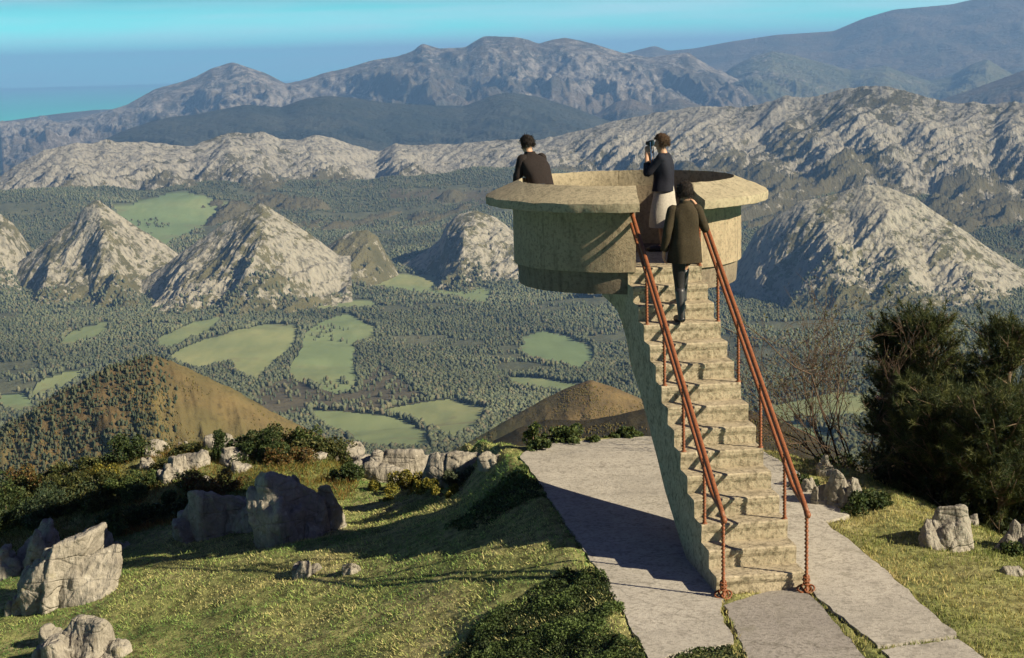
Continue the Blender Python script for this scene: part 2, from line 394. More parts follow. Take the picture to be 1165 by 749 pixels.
# far blue massif on the right, far range, green hills, dark forested ridge
ridge('far_massif', 'faint blue mountain massif rising out of the top right of the view',
      [(690, 66), (745, 52), (760, 58), (790, 55), (833, 47), (883, 40), (948, 36), (983, 21), (1018, 11), (1083, 5), (1115, -2), (1165, -8), (1260, -8)],
      17500, 4000, 2500, -500, 'mountain_far', 320, 50, 10, ext=60, amp=85, lam=1500, rock=lambda t, n: .1 + 0 * t, seed=21, jag=.05)
ridge('far_range', 'long rocky mountain range on the skyline behind the lookout',
      [(60, 140), (100, 133), (145, 119), (175, 102), (205, 93), (220, 88), (240, 78), (265, 72), (283, 77), (300, 83), (325, 96), (345, 92), (375, 82), (400, 76), (430, 68), (450, 65), (470, 58), (480, 50), (500, 55),
       (530, 54), (550, 42), (583, 42), (598, 45), (613, 50), (630, 45), (643, 43), (673, 49), (708, 60), (738, 65), (783, 60), (808, 75), (843, 95), (870, 108), (900, 118)],
      12500, 3600, 2500, -560, 'mountain_far', 800, 150, 14, ext=60, amp=185, lam=800, stretch=2.0, lean=.35, e=.9,
      rock=lambda t, n: .62 - .55 * t + .55 * n, seed=33, jag=.06)
ridge('far_hill', 'green far hills with a pointed cone under the blue massif',
      [(800, 100), (833, 76), (855, 64), (878, 58), (905, 63), (933, 71), (968, 80), (1008, 75), (1030, 84), (1058, 92), (1083, 86), (1105, 73), (1123, 67), (1140, 78), (1165, 92), (1200, 84), (1240, 70)],
      13800, 3600, 2500, -520, 'green_far', 420, 90, 12, ext=30, amp=120, lam=900, rock=lambda t, n: .2 - .3 * t + .5 * n, seed=45, jag=.06)
ridge('near_blue_hill', 'dark blue hill shoulder at the right edge below the massif',
      [(1030, 125), (1075, 112), (1100, 104), (1130, 93), (1165, 80), (1230, 70)], 10000, 2500, 2000, -500, 'mountain_far', 160, 50, 10, ext=20, amp=60, lam=700, rock=lambda t, n: -.3 + 0 * t, seed=46, jag=.05)
ridge('brown_hill', 'low brownish hill between the far range and limestone ridge',
      [(640, 150), (683, 127), (700, 116), (718, 112), (735, 118), (743, 121), (760, 114), (773, 112), (793, 119), (830, 135)], 9600, 1800, 1500, -520, 'mountain_far', 200, 60, 10, ext=20, amp=70, lam=500,
      rock=lambda t, n: .3 + .5 * n - .2 * t, seed=47, jag=.06)
ridge('forest_ridge', 'dark blue forested ridge in front of the far range',
      [(90, 172), (135, 151), (175, 137), (195, 133), (220, 131), (250, 125), (280, 119), (320, 122), (345, 113), (370, 109), (400, 111), (440, 117), (495, 120), (530, 120), (548, 113), (565, 107), (583, 105), (613, 110), (658, 124), (683, 134), (720, 148)],
      8200, 2600, 1600, -540, 'forest_far', 460, 90, 12, ext=40, amp=75, lam=700, rock=lambda t, n: -.4 + 0 * t, seed=51, jag=.05)
# low coast on the left and the sea
ridge('coast_hill', 'low blue coastal hills between the sea and the limestone ridge',
      [(-120, 146), (-60, 143), (0, 139), (40, 133), (70, 129), (110, 125), (150, 124), (200, 130)], 15500, 4500, 3000, -600, 'mountain_far', 200, 40, 8, ext=40, amp=40, lam=1500, rock=lambda t, n: -.2 + 0 * t, seed=61, jag=.015, fk=.1)
n_ = 24; th = np.linspace(-.75, .75, 61); rr = np.geomspace(4000, 64000, n_)
X = np.sin(th)[None] * rr[:, None]; Y = np.cos(th)[None] * rr[:, None]
me = mesh_np('sea', np.stack([X, Y, np.full_like(X, -640)], -1).reshape(-1, 3), grid_faces(*X.shape)); me.flip_normals()
tag(add('sea', me, M['sea_water']), 'teal sea reaching the horizon beyond the coastal hills', 'sea', kind='structure')
# limestone ridge across the middle
RIDGE = [(-60, 232), (-20, 212), (0, 200), (20, 187), (50, 172), (85, 162), (105, 165), (120, 160), (135, 164), (165, 162), (195, 165), (220, 167), (240, 160), (260, 150), (280, 152), (300, 150), (320, 159), (340, 160), (360, 155), (380, 158), (400, 165), (430, 173), (450, 162),
         (475, 166), (500, 165), (525, 163), (550, 160), (580, 158), (608, 160), (658, 150), (708, 137), (758, 127), (808, 120), (835, 123), (863, 120), (880, 114), (893, 110), (915, 111), (933, 107), (960, 100), (983, 98), (1008, 98), (1033, 104), (1060, 112), (1083, 117), (1105, 115), (1133, 120), (1150, 114), (1165, 115), (1230, 110)]
ridge('limestone_ridge', 'long grey limestone ridge crossing the view behind the lookout', RIDGE, lambda u: np.interp(u, [0, 430, 1165], [5300, 5600, 5000]), 1250, 900, -405, 'limestone_far',
      1100, 200, 14, ext=60, amp=50, lam=140, stretch=2.6, lean=-.9, e=.70, rock=lambda t, n: .70 - .85 * t ** 1.4 + .5 * n, seed=71, jag=.16, zbk=-500, o=6, fk=.42, spurs=[(u_ + 12 * math.sin(u_), dr_, 130 + 30 * math.sin(u_ * 2), 58 + 18 * math.cos(u_ * 3)) for u_, dr_ in ((60, .2), (150, .3), (255, .2), (330, .3), (440, .2), (560, .3), (690, .4), (780, .3), (870, .4), (960, .35), (1040, .3), (1120, .35))])
SPURS = {81: [(5, -.1, 90, 60)], 82: [(112, .12, 110, 85), (60, -.1, 70, 35)], 83: [(298, -.12, 160, 40), (230, -.2, 90, 25)], 84: [(385, -.1, 80, 40)], 85: [(530, -.05, 90, 60), (585, .1, 70, 40)], 86: [(930, .15, 100, 55), (1000, .2, 110, 50), (1080, .25, 120, 45)]}
hill_specs = [
    ('small rocky limestone hill cut by the left edge', [(-60, 262), (-25, 246), (0, 243), (15, 254), (30, 274), (48, 300)], 3600, 420, -432, 81),
    ('pointed limestone hill with a shaded left flank', [(5, 312), (19, 302), (55, 272), (82, 252), (98, 235), (106, 230), (112, 228), (131, 242), (164, 264), (189, 278), (215, 300)], 3450, 430, -440, 82),
    ('broad pyramid limestone hill left of the lookout', [(150, 332), (158, 324), (208, 286), (246, 261), (279, 241), (292, 233), (298, 231), (328, 250), (364, 275), (385, 292)], 3300, 420, -440, 83),
    ('rounded half grassy hill beside the broad pyramid hill', [(312, 330), (335, 306), (360, 289), (385, 272), (400, 264), (418, 262), (430, 270), (440, 292), (455, 315)], 3450, 330, -438, 84),
    ('craggy knob of limestone just left of the drum', [(440, 318), (455, 303), (480, 289), (500, 274), (508, 255), (522, 244), (540, 239), (565, 248), (583, 262), (605, 276), (640, 300), (670, 315)], 3550, 380, -436, 85),
    ('large limestone hill right of the lookout stair', [(815, 320), (840, 298), (860, 263), (885, 245), (915, 228), (932, 226), (950, 221), (985, 210), (1010, 213), (1040, 225), (1070, 245), (1100, 265), (1130, 287), (1165, 308), (1200, 330)], 3250, 430, -440, 86)]
HILLS = []; LABS = {81: 'limestone hill cut by the left edge', 82: 'pointed limestone hill', 83: 'broad pyramid limestone hill', 84: 'half grassy rounded hill', 85: 'craggy limestone knob beside the drum', 86: 'large limestone hill right of the stair'}
for lab, pts, D, fr, zb, sd in hill_specs:
    green = 'grassy' in lab
    HR = ridge('limestone_hill', lab, pts, D, fr, 420, zb, 'limestone_near', 420, 170, 20, ext=14, amp=20, lam=66, stretch=3.0, lean=-.6, e=.88, spurs=SPURS.get(sd, ()), fk=.32,
          rock=(lambda t, n: .35 - .2 * t + .7 * n) if green else (lambda t, n: .62 - .5 * t ** 2.5 + .45 * n), seed=sd, jag=.12, zbk=-460); HILLS.append((HR, sd))

# the valley floor, with its fields and heath
FIELDS = [[(135, 237), (205, 221), (235, 228), (268, 240), (210, 266), (185, 280), (160, 262), (140, 250)], [(60, 390), (95, 375), (127, 371), (120, 380), (80, 392)],
          [(33, 455), (42, 435), (75, 424), (103, 420), (70, 440)], [(0, 452), (25, 450), (38, 462), (20, 468), (0, 462)], [(180, 385), (215, 372), (255, 365), (240, 376), (205, 390), (182, 392)],
          [(195, 405), (235, 388), (300, 372), (332, 373), (330, 395), (310, 412), (290, 432), (270, 425), (265, 412), (230, 420), (205, 412)],
          [(348, 380), (370, 368), (395, 363), (422, 376), (420, 388), (400, 395), (403, 440), (380, 443), (330, 425), (335, 412), (345, 398)],
          [(355, 470), (390, 469), (440, 475), (480, 490), (485, 510), (420, 510), (360, 480)], [(440, 467), (480, 460), (510, 457), (548, 466), (545, 480), (515, 502), (488, 485), (450, 474)],
          [(408, 328), (430, 318), (490, 318), (555, 330), (545, 340), (460, 330)], [(318, 350), (360, 344), (420, 345), (428, 350), (380, 353), (330, 355)],
          [(597, 385), (620, 378), (645, 385), (668, 395), (672, 410), (660, 420), (620, 412), (597, 405)], [(580, 430), (620, 432), (660, 440), (700, 446), (700, 462), (640, 447), (590, 442)],
          [(880, 462), (950, 452), (1005, 453), (1000, 472), (890, 474)], [(1035, 490), (1060, 470), (1165, 450), (1180, 475), (1060, 500)], [(830, 470), (900, 480), (960, 500), (900, 505), (830, 495)]]
HEATH = [[(290, 445), (345, 425), (405, 440), (480, 468), (360, 470), (300, 470)], [(405, 440), (432, 416), (475, 445), (488, 458), (440, 464)], [(440, 215), (560, 215), (570, 232), (430, 228)], [(860, 190), (1165, 180), (1165, 240), (1040, 215), (870, 215)]]
def valley_z(d):
    return np.interp(d, [0, 100, 300, 700, 1200, 1700, 2300, 3100, 3600, 4100, 4700, 6000, 9000, 14000], [-150, -160, -190, -245, -285, -362, -405, -431, -424, -400, -372, -430, -560, -620])
th = np.radians(np.concatenate([np.linspace(-34, -18.2, 40)[:-1], np.linspace(-18.2, 18.2, 880), np.linspace(18.2, 34, 40)[1:]]))
dd = np.concatenate([np.linspace(90, 1000, 30)[:-1], 1 / np.linspace(1 / 1000, 1 / 5200, 400), np.geomspace(5200, 14000, 30)[1:]])
X = np.sin(th)[None] * dd[:, None]; Y = np.cos(th)[None] * dd[:, None]
Dd = dd[:, None] + 0 * th[None]
Z = valley_z(Dd) + (28 * fbm(X / 620, Y / 620, o=3, s=3) + 5 * fbm(X / 120, Y / 120, o=3, s=4)) * sstep(500, 1500, Dd) + (45 * fbm(X / 420, Y / 420, o=4, s=31) + 25) * sstep(3900, 4700, Dd)
pu, pv = proj(np.stack([X, Y, Z], -1).reshape(-1, 3)); pu = pu.reshape(X.shape); pv = pv.reshape(X.shape)
wu = pu + 5 * fbm(X / 60, Y / 60, o=3, s=8); wv = pv + 2.2 * fbm(X / 60 + 9, Y / 60, o=3, s=9)
fld = np.zeros_like(X); hth = np.zeros_like(X)
tone = np.zeros_like(X)
for i_, p in enumerate(FIELDS):
    c_ = np.mean(np.array(p, float), 0); ht_ = np.ptp(np.array(p, float)[:, 1]); p = [tuple(c_ + (np.array(q) - c_) * np.array([1.10, 1.12 if ht_ > 30 else 1.5])) for q in p]
    q_ = inpoly(wu, wv, p); fld = np.maximum(fld, q_); tone = np.where(q_, (i_ * 0.37) % 1.0, tone)
for p in HEATH: hth = np.maximum(hth, inpoly(wu, wv, p))
me = mesh_np('valley', np.stack([X, Y, Z], -1).reshape(-1, 3), grid_faces(*X.shape), True, attrs={'field': fld, 'heath': hth, 'tone': tone}); me.flip_normals()
tag(add('valley', me, M['valley_land']), 'wooded valley floor with pale green fields', 'valley', kind='structure')
dq = np.hypot(pu - 1003, pv - 459) + 1e3 * (Dd < 1000); iq = np.unravel_index(np.argmin(dq), dq.shape); fx_, fy_, fz_ = X[iq], Y[iq], Z[iq]
fh = empty('farmhouse', (fx_, fy_, fz_), .5); tag(fh, 'small white farmhouse with a red roof in the valley beyond the pines', 'house')
bm = bmesh.new(); pr = [(-4, -2), (4, -2), (4, 4.5), (0, 7.2), (-4, 4.5)]; fr_ = [bm.verts.new((x_, -5.5, z_)) for x_, z_ in pr]; bk_ = [bm.verts.new((x_, 5.5, z_)) for x_, z_ in pr]
bm.faces.new(fr_); bm.faces.new(bk_[::-1])
for i_ in range(5): bm.faces.new([fr_[i_], bk_[i_], bk_[(i_ + 1) % 5], fr_[(i_ + 1) % 5]])
bmesh.ops.recalc_face_normals(bm, faces=bm.faces); me = bpy.data.meshes.new('wall'); bm.to_mesh(me); bm.free(); add('wall', me, simple('limewash', (.62, .60, .54), .9, .1, .1, 2), fh)
m_ = MB()
V_ = np.array([(-4.7, -6, 4.15), (-4.7, 6, 4.15), (0, 6, 7.35), (0, -6, 7.35), (4.7, -6, 4.15), (4.7, 6, 4.15)]); V2_ = np.concatenate([V_, V_ + [0, 0, .3]])
m_.put(V2_, [np.array([(0, 1, 2, 3), (3, 2, 5, 4), (9, 8, 7, 6), (10, 11, 8, 9), (0, 3, 9, 6), (3, 4, 10, 9), (1, 7, 8, 2), (2, 8, 11, 5), (0, 6, 7, 1), (4, 5, 11, 10)])]); m_.build('roof', simple('roof_tiles', (.30, .11, .06), .9, .1, .25, 1.5), fh)
for x_ in (-2, 2):
    bm = bmesh.new(); bmesh.ops.create_cube(bm, size=1); bmesh.ops.scale(bm, vec=(1.1, .16, 1.4), verts=bm.verts); bmesh.ops.translate(bm, vec=(x_, -5.52, 2.2), verts=bm.verts); me = bpy.data.meshes.new('window'); bm.to_mesh(me); bm.free(); add('window', me, M['roof_tiles'], fh)
# nearer heather hills
hh1 = ridge('heather_hill', 'brown heather hill with a wooded left flank, below the fields', [(-80, 520), (-30, 500), (0, 488), (40, 465), (80, 442), (120, 421), (150, 410), (172, 404), (195, 412), (230, 428), (270, 450), (310, 472), (350, 492), (400, 517), (450, 545)],
            680, 260, 300, -300, 'heather', 420, 150, 20, ext=30, amp=14, lam=42, spurs=[(176, -.05, 130, 42), (250, .1, 90, 14)], stretch=2, lean=.2, e=1.1, rock=lambda t, n: 0 * t, seed=91, jag=.2)
hh2 = ridge('heather_hill', 'brown conical heather hill behind the concrete slab', [(480, 540), (515, 512), (545, 496), (580, 476), (620, 452), (650, 438), (672, 431), (700, 440), (740, 458), (790, 480), (850, 505)],
            850, 260, 300, -340, 'heather', 300, 110, 16, ext=20, amp=7, lam=60, stretch=2, lean=.2, e=1.15, rock=lambda t, n: 0 * t, seed=92, jag=.1)
hh3 = ridge('heather_hill', 'low heather spur coloured as shaded in front of the conical heather hill', [(530, 530), (560, 502), (590, 487), (620, 478), (660, 478), (700, 472), (740, 463), (800, 462), (860, 470), (920, 492), (980, 530)],
            560, 200, 200, -300, 'shaded_heath', 260, 90, 14, ext=20, amp=6, lam=40, stretch=2, lean=.2, e=1.1, rock=lambda t, n: 0 * t, seed=93, jag=.1)

# the woods: one mass of small low trees
def far_trees(name, label, P, hmin, hmax, seed, conif=.45, dark=1.0):
    r = np.random.default_rng(seed); n = len(P); k = 5
    h = r.uniform(hmin, hmax, n); con = r.random(n) < conif
    w = np.where(con, h * r.uniform(.20, .30, n), h * r.uniform(.38, .55, n))
    ph = r.uniform(0, 6.28, n); a = np.arange(k) / k * 2 * math.pi
    k = 4; a = np.arange(k) / k * 2 * math.pi
    lev = [(.22, np.where(con, 1., .85)), (.66, np.where(con, .48, .85))]; nv = 2 * k + 2
    V = np.zeros((n, nv, 3))
    for li, (z, s) in enumerate(lev):
        jit = r.uniform(.75, 1.25, (n, k)); ang = a[None] + ph[:, None] + li * .7
        V[:, li * k:(li + 1) * k, 0] = P[:, :1] + w[:, None] * s[:, None] * jit * np.cos(ang)
        V[:, li * k:(li + 1) * k, 1] = P[:, 1:2] + w[:, None] * s[:, None] * jit * np.sin(ang)
        V[:, li * k:(li + 1) * k, 2] = P[:, 2:] + (h * z)[:, None] * r.uniform(.85, 1.15, (n, k))
    V[:, 2 * k] = P; V[:, 2 * k, 2] += h; V[:, 2 * k + 1] = P - np.array([0, 0, 1.5])
    i = np.arange(k); j = (i + 1) % k
    f = np.concatenate([np.stack([i, j, k + j], 1), np.stack([i, k + j, k + i], 1), np.stack([k + i, k + j, np.full(k, 2 * k)], 1), np.stack([j, i, np.full(k, 2 * k + 1)], 1)])
    F = (f[None] + (np.arange(n) * nv)[:, None, None]).reshape(-1, 3)
    pal = np.array([(.080, .092, .056), (.086, .099, .058), (.095, .106, .058), (.115, .113, .064), (.108, .098, .062)]) * dark
    col = pal[r.choice(5, n, p=[.3, .3, .2, .12, .08])] * r.uniform(.88, 1.12, (n, 1)) * (1 + .5 * fbm(P[:, 0] / 260, P[:, 1] / 260, o=3, s=19))[:, None]
    col[con] = col[con] * np.array([.75, .85, .9])
    me = mesh_np(name, V.reshape(-1, 3), F, True, cols={'col': np.repeat(col, nv, 0)})
    return tag(add(name, me, M['far_foliage']), label, 'forest', kind='stuff')
def pick(n, w, X, Y, Z, seed):
    r = np.random.default_rng(seed); w = np.clip(w, 0, None).ravel(); idx = r.choice(len(w), n, p=w / w.sum())
    i, j = np.unravel_index(idx, X.shape); i = np.clip(i, 0, X.shape[0] - 2); j = np.clip(j, 0, X.shape[1] - 2)
    a, b = r.random((2, n)); Q = np.stack([X, Y, Z], -1)
    return Q[i, j] * ((1 - a) * (1 - b))[:, None] + Q[i + 1, j] * (a * (1 - b))[:, None] + Q[i, j + 1] * ((1 - a) * b)[:, None] + Q[i + 1, j + 1] * (a * b)[:, None]
area = np.zeros_like(X); area[:-1, :-1] = np.abs((X[1:, :-1] - X[:-1, :-1]) * (Y[:-1, 1:] - Y[:-1, :-1]) - (Y[1:, :-1] - Y[:-1, :-1]) * (X[:-1, 1:] - X[:-1, :-1]))
vis = (pu > -40) & (pu < 1205) & (Dd > 1050) & (Dd < 5000)
cl = fbm(X / 150, Y / 150, o=4, s=77)
wgt = area * vis * (1 - fld) * np.where(hth > 0, np.where(Dd > 3800, .14, .08), 1) * sstep(-.28, .05, cl + .15) / (Dd / 2000)
edge = fld * area * vis * (cl > .34) * .05
far_trees('forest', 'dense mixed forest covering the valley floor between the fields', pick(210000, wgt + edge, X, Y, Z, 5), 3.6, 7.4, 6)
dl = fld.copy()
for sy in (-2, -1, 0, 1, 2):
    for sx in (-1, 0, 1): dl = np.maximum(dl, np.roll(np.roll(fld, sy, 0), sx, 1))
far_trees('hedge', 'hedgerows of rounded trees round the valley fields', pick(4200, (dl - fld) * area * vis * (fbm(X / 70, Y / 70, o=3, s=88) > -.15), X, Y, Z, 25), 4.5, 9, 26, .15)
def hill_trees(hh, u0, u1, n, seed, hmin, hmax, thr, label):
    P = np.stack([hh['x'], hh['y'], hh['z']], -1); u, v = proj(P.reshape(-1, 3)); u = u.reshape(hh['x'].shape)
    c = fbm(hh['x'] / 40, hh['y'] / 40, o=3, s=seed)
    w = ((1 - sstep(u0, u1, u + 60 * c)) * sstep(thr, thr + .3, c + .2) + .002 * (c > .2))[:-1, :-1]; w = np.pad(w, ((0, 1), (0, 1)))
    return far_trees('forest', label, pick(n, w, hh['x'], hh['y'], hh['z'], seed), hmin, hmax, seed + 1, .65, .72)
for HR, sd in HILLS:
    c = fbm(HR['x'] / 60, HR['y'] / 60, o=4, s=sd); w = (HR['t'] > .3) * sstep(.45, .95, HR['a'] + .30 * c) + .03 * (c > .1) * (HR['t'] > .1); w = np.pad(w[:-1, :-1], ((0, 1), (0, 1)))
    far_trees('forest', 'trees at the foot of the ' + LABS[sd], pick(2200, w, HR['x'], HR['y'], HR['z'], sd), 4, 9, sd + 1)
hill_trees(hh1, 130, 180, 22000, 15, .8, 2.1, -.55, 'dark trees on the left flank of the heather hill')

for HR, sd in ((hh1, 401), (hh2, 402), (hh3, 403)):
    c = fbm(HR['x'] / 14, HR['y'] / 14, o=4, s=sd); w = (HR['t'] > .02) * sstep(-.15, .35, c); w = np.pad(w[:-1, :-1], ((0, 1), (0, 1)))
    o = far_trees('heather', {401: 'low heather tufts on the left brown hill', 402: 'low heather tufts on the conical hill behind the slab', 403: 'heather tufts darkened to match the shaded spur behind the slab'}[sd], pick(26000, w, HR['x'], HR['y'], HR['z'], sd), .25, .6, sd, .0, 1.0 if sd != 403 else .6)  # tufts on the low spur carry its painted shade too
    ca = o.data.attributes['col']; n_v = len(o.data.vertices); cc_ = np.zeros(n_v * 4, np.float32); ca.data.foreach_get('color', cc_); cc_ = cc_.reshape(-1, 4); cc_[:, :3] *= np.array([1.3, .95, .55]); ca.data.foreach_set('color', cc_.ravel())
# ================================================================== THE HILLTOP GROUND
LIP = [(-16, 4), (-16, 22), (-13, 29), (-9.5, 30.8), (-7, 31.3), (-4.5, 29.6), (-2.4, 26.8), (-.9, 24.2), (.05, 23.3), (1, 23.8), (2.2, 24.1), (3.6, 23), (4.4, 21.2), (5.0, 19.6), (5.9, 18.1), (7.4, 15.5), (9.2, 11), (9.2, -12), (-16, -12)]
def slab_left(y): return 1.2 - .142 * (y - 14.9)
LSLAB = [atz(*q)[:2] for q in [(592, 520), (608, 507), (735, 497), (800, 500), (850, 600), (818, 698), (838, 733), (800, 738), (765, 745), (742, 757), (690, 665), (622, 562)]]
FRONT = [atz(*q)[:2] for q in [(824, 689), (905, 662), (921, 676), (985, 749), (1012, 790), (872, 790), (850, 749)]]
RSLAB = [atz(*q)[:2] for q in [(1090, 725), (1000, 737), (930, 682), (905, 640), (862, 512), (905, 535), (925, 562), (945, 575), (968, 588), (938, 595), (980, 627)]]
RSLAB2 = [atz(*q)[:2] for q in [(1003, 741), (1092, 729), (1170, 790), (1060, 800)]]
PAVED = [LSLAB, FRONT, RSLAB, RSLAB2]
def ground_z(x, y):
    x = np.asarray(x, float); y = np.asarray(y, float)
    l = np.maximum(0, slab_left(y) - .15 - x); rgt = np.maximum(0, x - (3.9 - .14 * (y - 17)))
    z = -.40 * l / (1 + .065 * l) - .05 * rgt - .05 * np.maximum(0, y - 21.5) * np.clip(l * .5, 0, 1)
    soft = np.clip(l * 1.2, 0, 1) + np.clip(rgt * 1.2, 0, 1)
    z = z + np.clip(soft, 0, 1) * (.10 * fbm(x / 1.7, y / 1.7, o=3, s=12) + .035 * fbm(x * 2.2, y * 2.2, o=3, s=13))
    z = z + .65 * np.exp(-((x + 6.9) / 2.4) ** 2 - ((y - 29.6) / 1.6) ** 2)
    z = z - .16 * np.clip(y - 21.5, 0, 4) * np.clip(l * 1.6, 0, 1) * sstep(-4.2, -1.6, x) + 3.7 * (1 - sstep(2.5, 11.5, y)) * sstep(-14, -7, x)
    ins = inpoly(x, y, LIP); d = polydist(x, y, LIP); d = np.where(ins, -d, d) + .35 * fbm(x / 1.3, y / 1.3, o=3, s=14)
    dr = np.where(d > 0, np.sqrt(d * d + .5) - .707, 0)
    z = z - .72 * dr + np.clip(d, 0, 30) * .06 * fbm(x / 6, y / 6, o=4, s=15)
    return z
def axis(lo, f0, f1, hi, fine, n):
    a = np.arange(f0, f1, fine); k = np.linspace(0, 1, n + 1)[1:] ** 2.2
    return np.concatenate([(f0 - (f0 - lo) * k)[::-1], a, f1 + (hi - f1) * k])
gx = axis(-330, -11.5, 8.5, 330, .08, 46); gy = axis(-120, 13.0, 34.5, 420, .08, 46)
GX, GY = np.meshgrid(gx, gy); GZ = ground_z(GX, GY)
pav = np.zeros_like(GX, bool)
for p in PAVED: pav |= inpoly(GX, GY, p)
GZ = np.where(pav, GZ - .06, GZ)
me = mesh_np('ground', np.stack([GX, GY, GZ], -1).reshape(-1, 3), grid_faces(*GX.shape), True)
tag(add('ground', me, M['turf']), 'grassy hilltop ground falling away at a rocky lip', 'ground', kind='structure')
def slab(name, label, poly, top, mat, seed, thick=.25, rough=.035):
    P = []
    for i in range(len(poly)):
        a = np.array(poly[i]); b = np.array(poly[(i + 1) % len(poly)]); n = max(2, int(np.linalg.norm(b - a) / .09))
        for t in np.linspace(0, 1, n, endpoint=False): P.append(a + (b - a) * t)
    P = np.array(P); P = P + rough * np.stack([fbm(P[:, 0] * 5, P[:, 1] * 5, o=3, s=seed), fbm(P[:, 0] * 5 + 7, P[:, 1] * 5, o=3, s=seed + 1)], 1)
    bm = bmesh.new(); vs = [bm.verts.new((p[0], p[1], top)) for p in P]; f = bm.faces.new(vs)
    if f.normal.z < 0: f.normal_flip()
    r = bmesh.ops.extrude_face_region(bm, geom=[f]); 
    for v in r['geom']:
        if isinstance(v, bmesh.types.BMVert): v.co.z = top
    for v in vs: v.co.z = top - thick
    bmesh.ops.recalc_face_normals(bm, faces=bm.faces)
    me = bpy.data.meshes.new(name); bm.to_mesh(me); bm.free()
    return tag(add(name, me, M[mat]), label, 'path', kind='structure')
slab('path', 'wide pale concrete slab under the overhanging drum', LSLAB, .012, 'paving', 1)
slab('path', 'rough grey strip of path leading to the foot of the stair', FRONT, .004, 'paving_rough', 3)
slab('path', 'long concrete path slab running along the right of the stair', RSLAB, .02, 'paving', 5)
slab('path', 'next concrete path slab at the bottom right corner', RSLAB2, .016, 'paving', 7)

# ================================================================== THE LOOKOUT
A = math.radians(7.76); AX = np.array([-math.sin(A), math.cos(A)]); LX = np.array([math.cos(A), math.sin(A)]); B0 = np.array([2.051, 16.685])
TR, RS, WS, NS = .304, .193, .95, 15
CX, CY, RW = 1.574, 22.4, 1.523
def st(s, l, z): p = B0 + AX * s + LX * l; return np.array([p[0], p[1], z])
look = empty('lookout_tower', (1.95, 18.5, 0)); tag(look, 'round concrete lookout drum carried on a leaning stair with rusty red railings', 'lookout')
ORG = np.array([1.95, 18.5, 0])
def rel(V): return np.asarray(V, float) - ORG
def stair():
    # side profile: steps above, haunched underside below; swept across the width with worn edges
    top = []
    for k in range(NS):
        s = k * TR
        top += [(s, k * RS), (s + .002, k * RS + .5 * RS), (s - .012, (k + 1) * RS - .055), (s - .012, (k + 1) * RS - .014), (s + .004, (k + 1) * RS), (s + .16, (k + 1) * RS)]
    top += [(NS * TR + .25, NS * RS)]
    und = [(6.0, 2.895), (6.0, 2.32), (5.1, 2.28), (4.75, 2.17), (4.44, 1.98), (4.14, 1.69), (3.70, 1.46), (3.29, 1.22), (2.8, .88), (2.29, .51), (1.65, .18), (1.15, -.05), (.8, -.28), (.1, -.4), (0, -.3)]
    und = [und[0]] + [tuple(q) for q in spline(np.array([(a, b, 0) for a, b in und[1:]]), 3)[:, :2]]
    n1 = len(top); prof = np.array(top + und); nl = 45; ls = np.linspace(0, WS, nl)
    V = np.zeros((nl, len(prof), 3))
    for i, l in enumerate(ls):
        for j, (s, z) in enumerate(prof): V[i, j] = st(s, l, z)
    stp = np.arange(len(prof)) < n1
    nz = fbm(V[..., 0] * 4, V[..., 1] * 4, V[..., 2] * 4, o=4, s=5) * .003 + fbm(V[..., 0] * 14, V[..., 1] * 14, V[..., 2] * 14, o=3, s=6) * .006
    V[..., 1] -= nz * 1.0 * stp[None]; V[..., 2] += nz * .8 * stp[None]
    e = np.array([0.0] * nl); V[0, :, 0] += fbm(V[0, :, 1] * 6, V[0, :, 2] * 6, o=3, s=9) * .006; V[-1, :, 0] += fbm(V[-1, :, 1] * 6, V[-1, :, 2] * 6, o=3, s=10) * .006
    F = grid_faces(nl, len(prof), True)
    bm = bmesh.new(); vs = [bm.verts.new(rel(v)) for v in V.reshape(-1, 3)]
    for f in F:
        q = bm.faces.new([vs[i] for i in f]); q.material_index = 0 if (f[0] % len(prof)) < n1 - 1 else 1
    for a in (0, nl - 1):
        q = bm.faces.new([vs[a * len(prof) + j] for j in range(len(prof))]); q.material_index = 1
    bmesh.ops.recalc_face_normals(bm, faces=bm.faces)
    bmesh.ops.triangulate(bm, faces=[f for f in bm.faces if len(f.verts) > 4])
    me = bpy.data.meshes.new('staircase'); bm.to_mesh(me); bm.free()
    o = add('staircase', me, M['concrete_steps'], look); me.materials.append(M['concrete_shaded']); return o
stair()
def arc_solid(prof, a0, a1, n, seed, jit=.006):
    """a closed (r, z) section swept from angle a0 to a1 (degrees from the front, towards +X), ends capped"""
    th = np.radians(np.linspace(a0, a1, n)); prof = np.array(prof); m = len(prof)
    x = CX + prof[None, :, 0] * np.sin(th)[:, None]; y = CY - prof[None, :, 0] * np.cos(th)[:, None]; z = prof[None, :, 1] + 0 * th[:, None]
    V = np.stack([x, y, z], -1); V += (jit * fbm(x * 7, y * 7, z * 7, o=3, s=seed))[..., None] * np.array([1, 1, .8])
    F = grid_faces(n, m, True); bm = bmesh.new(); vs = [bm.verts.new(rel(v)) for v in V.reshape(-1, 3)]
    for f in F: bm.faces.new([vs[i] for i in f])
    if abs(a1 - a0) < 359.9:
        bm.faces.new([vs[j] for j in range(m)]); bm.faces.new([vs[(n - 1) * m + j] for j in range(m)])
    bmesh.ops.remove_doubles(bm, verts=bm.verts, dist=1e-4); bmesh.ops.recalc_face_normals(bm, faces=bm.faces)
    
    for f in bm.faces: f.smooth = True
    for e in bm.edges:
        if len(e.link_faces) == 2 and e.calc_face_angle() > .45: e.smooth = False
    me = bpy.data.meshes.new('arc'); bm.to_mesh(me); bm.free(); return me
def lin(a, b, n): return [tuple(np.array(a) + (np.array(b) - np.array(a)) * t) for t in np.linspace(0, 1, n, endpoint=False)]
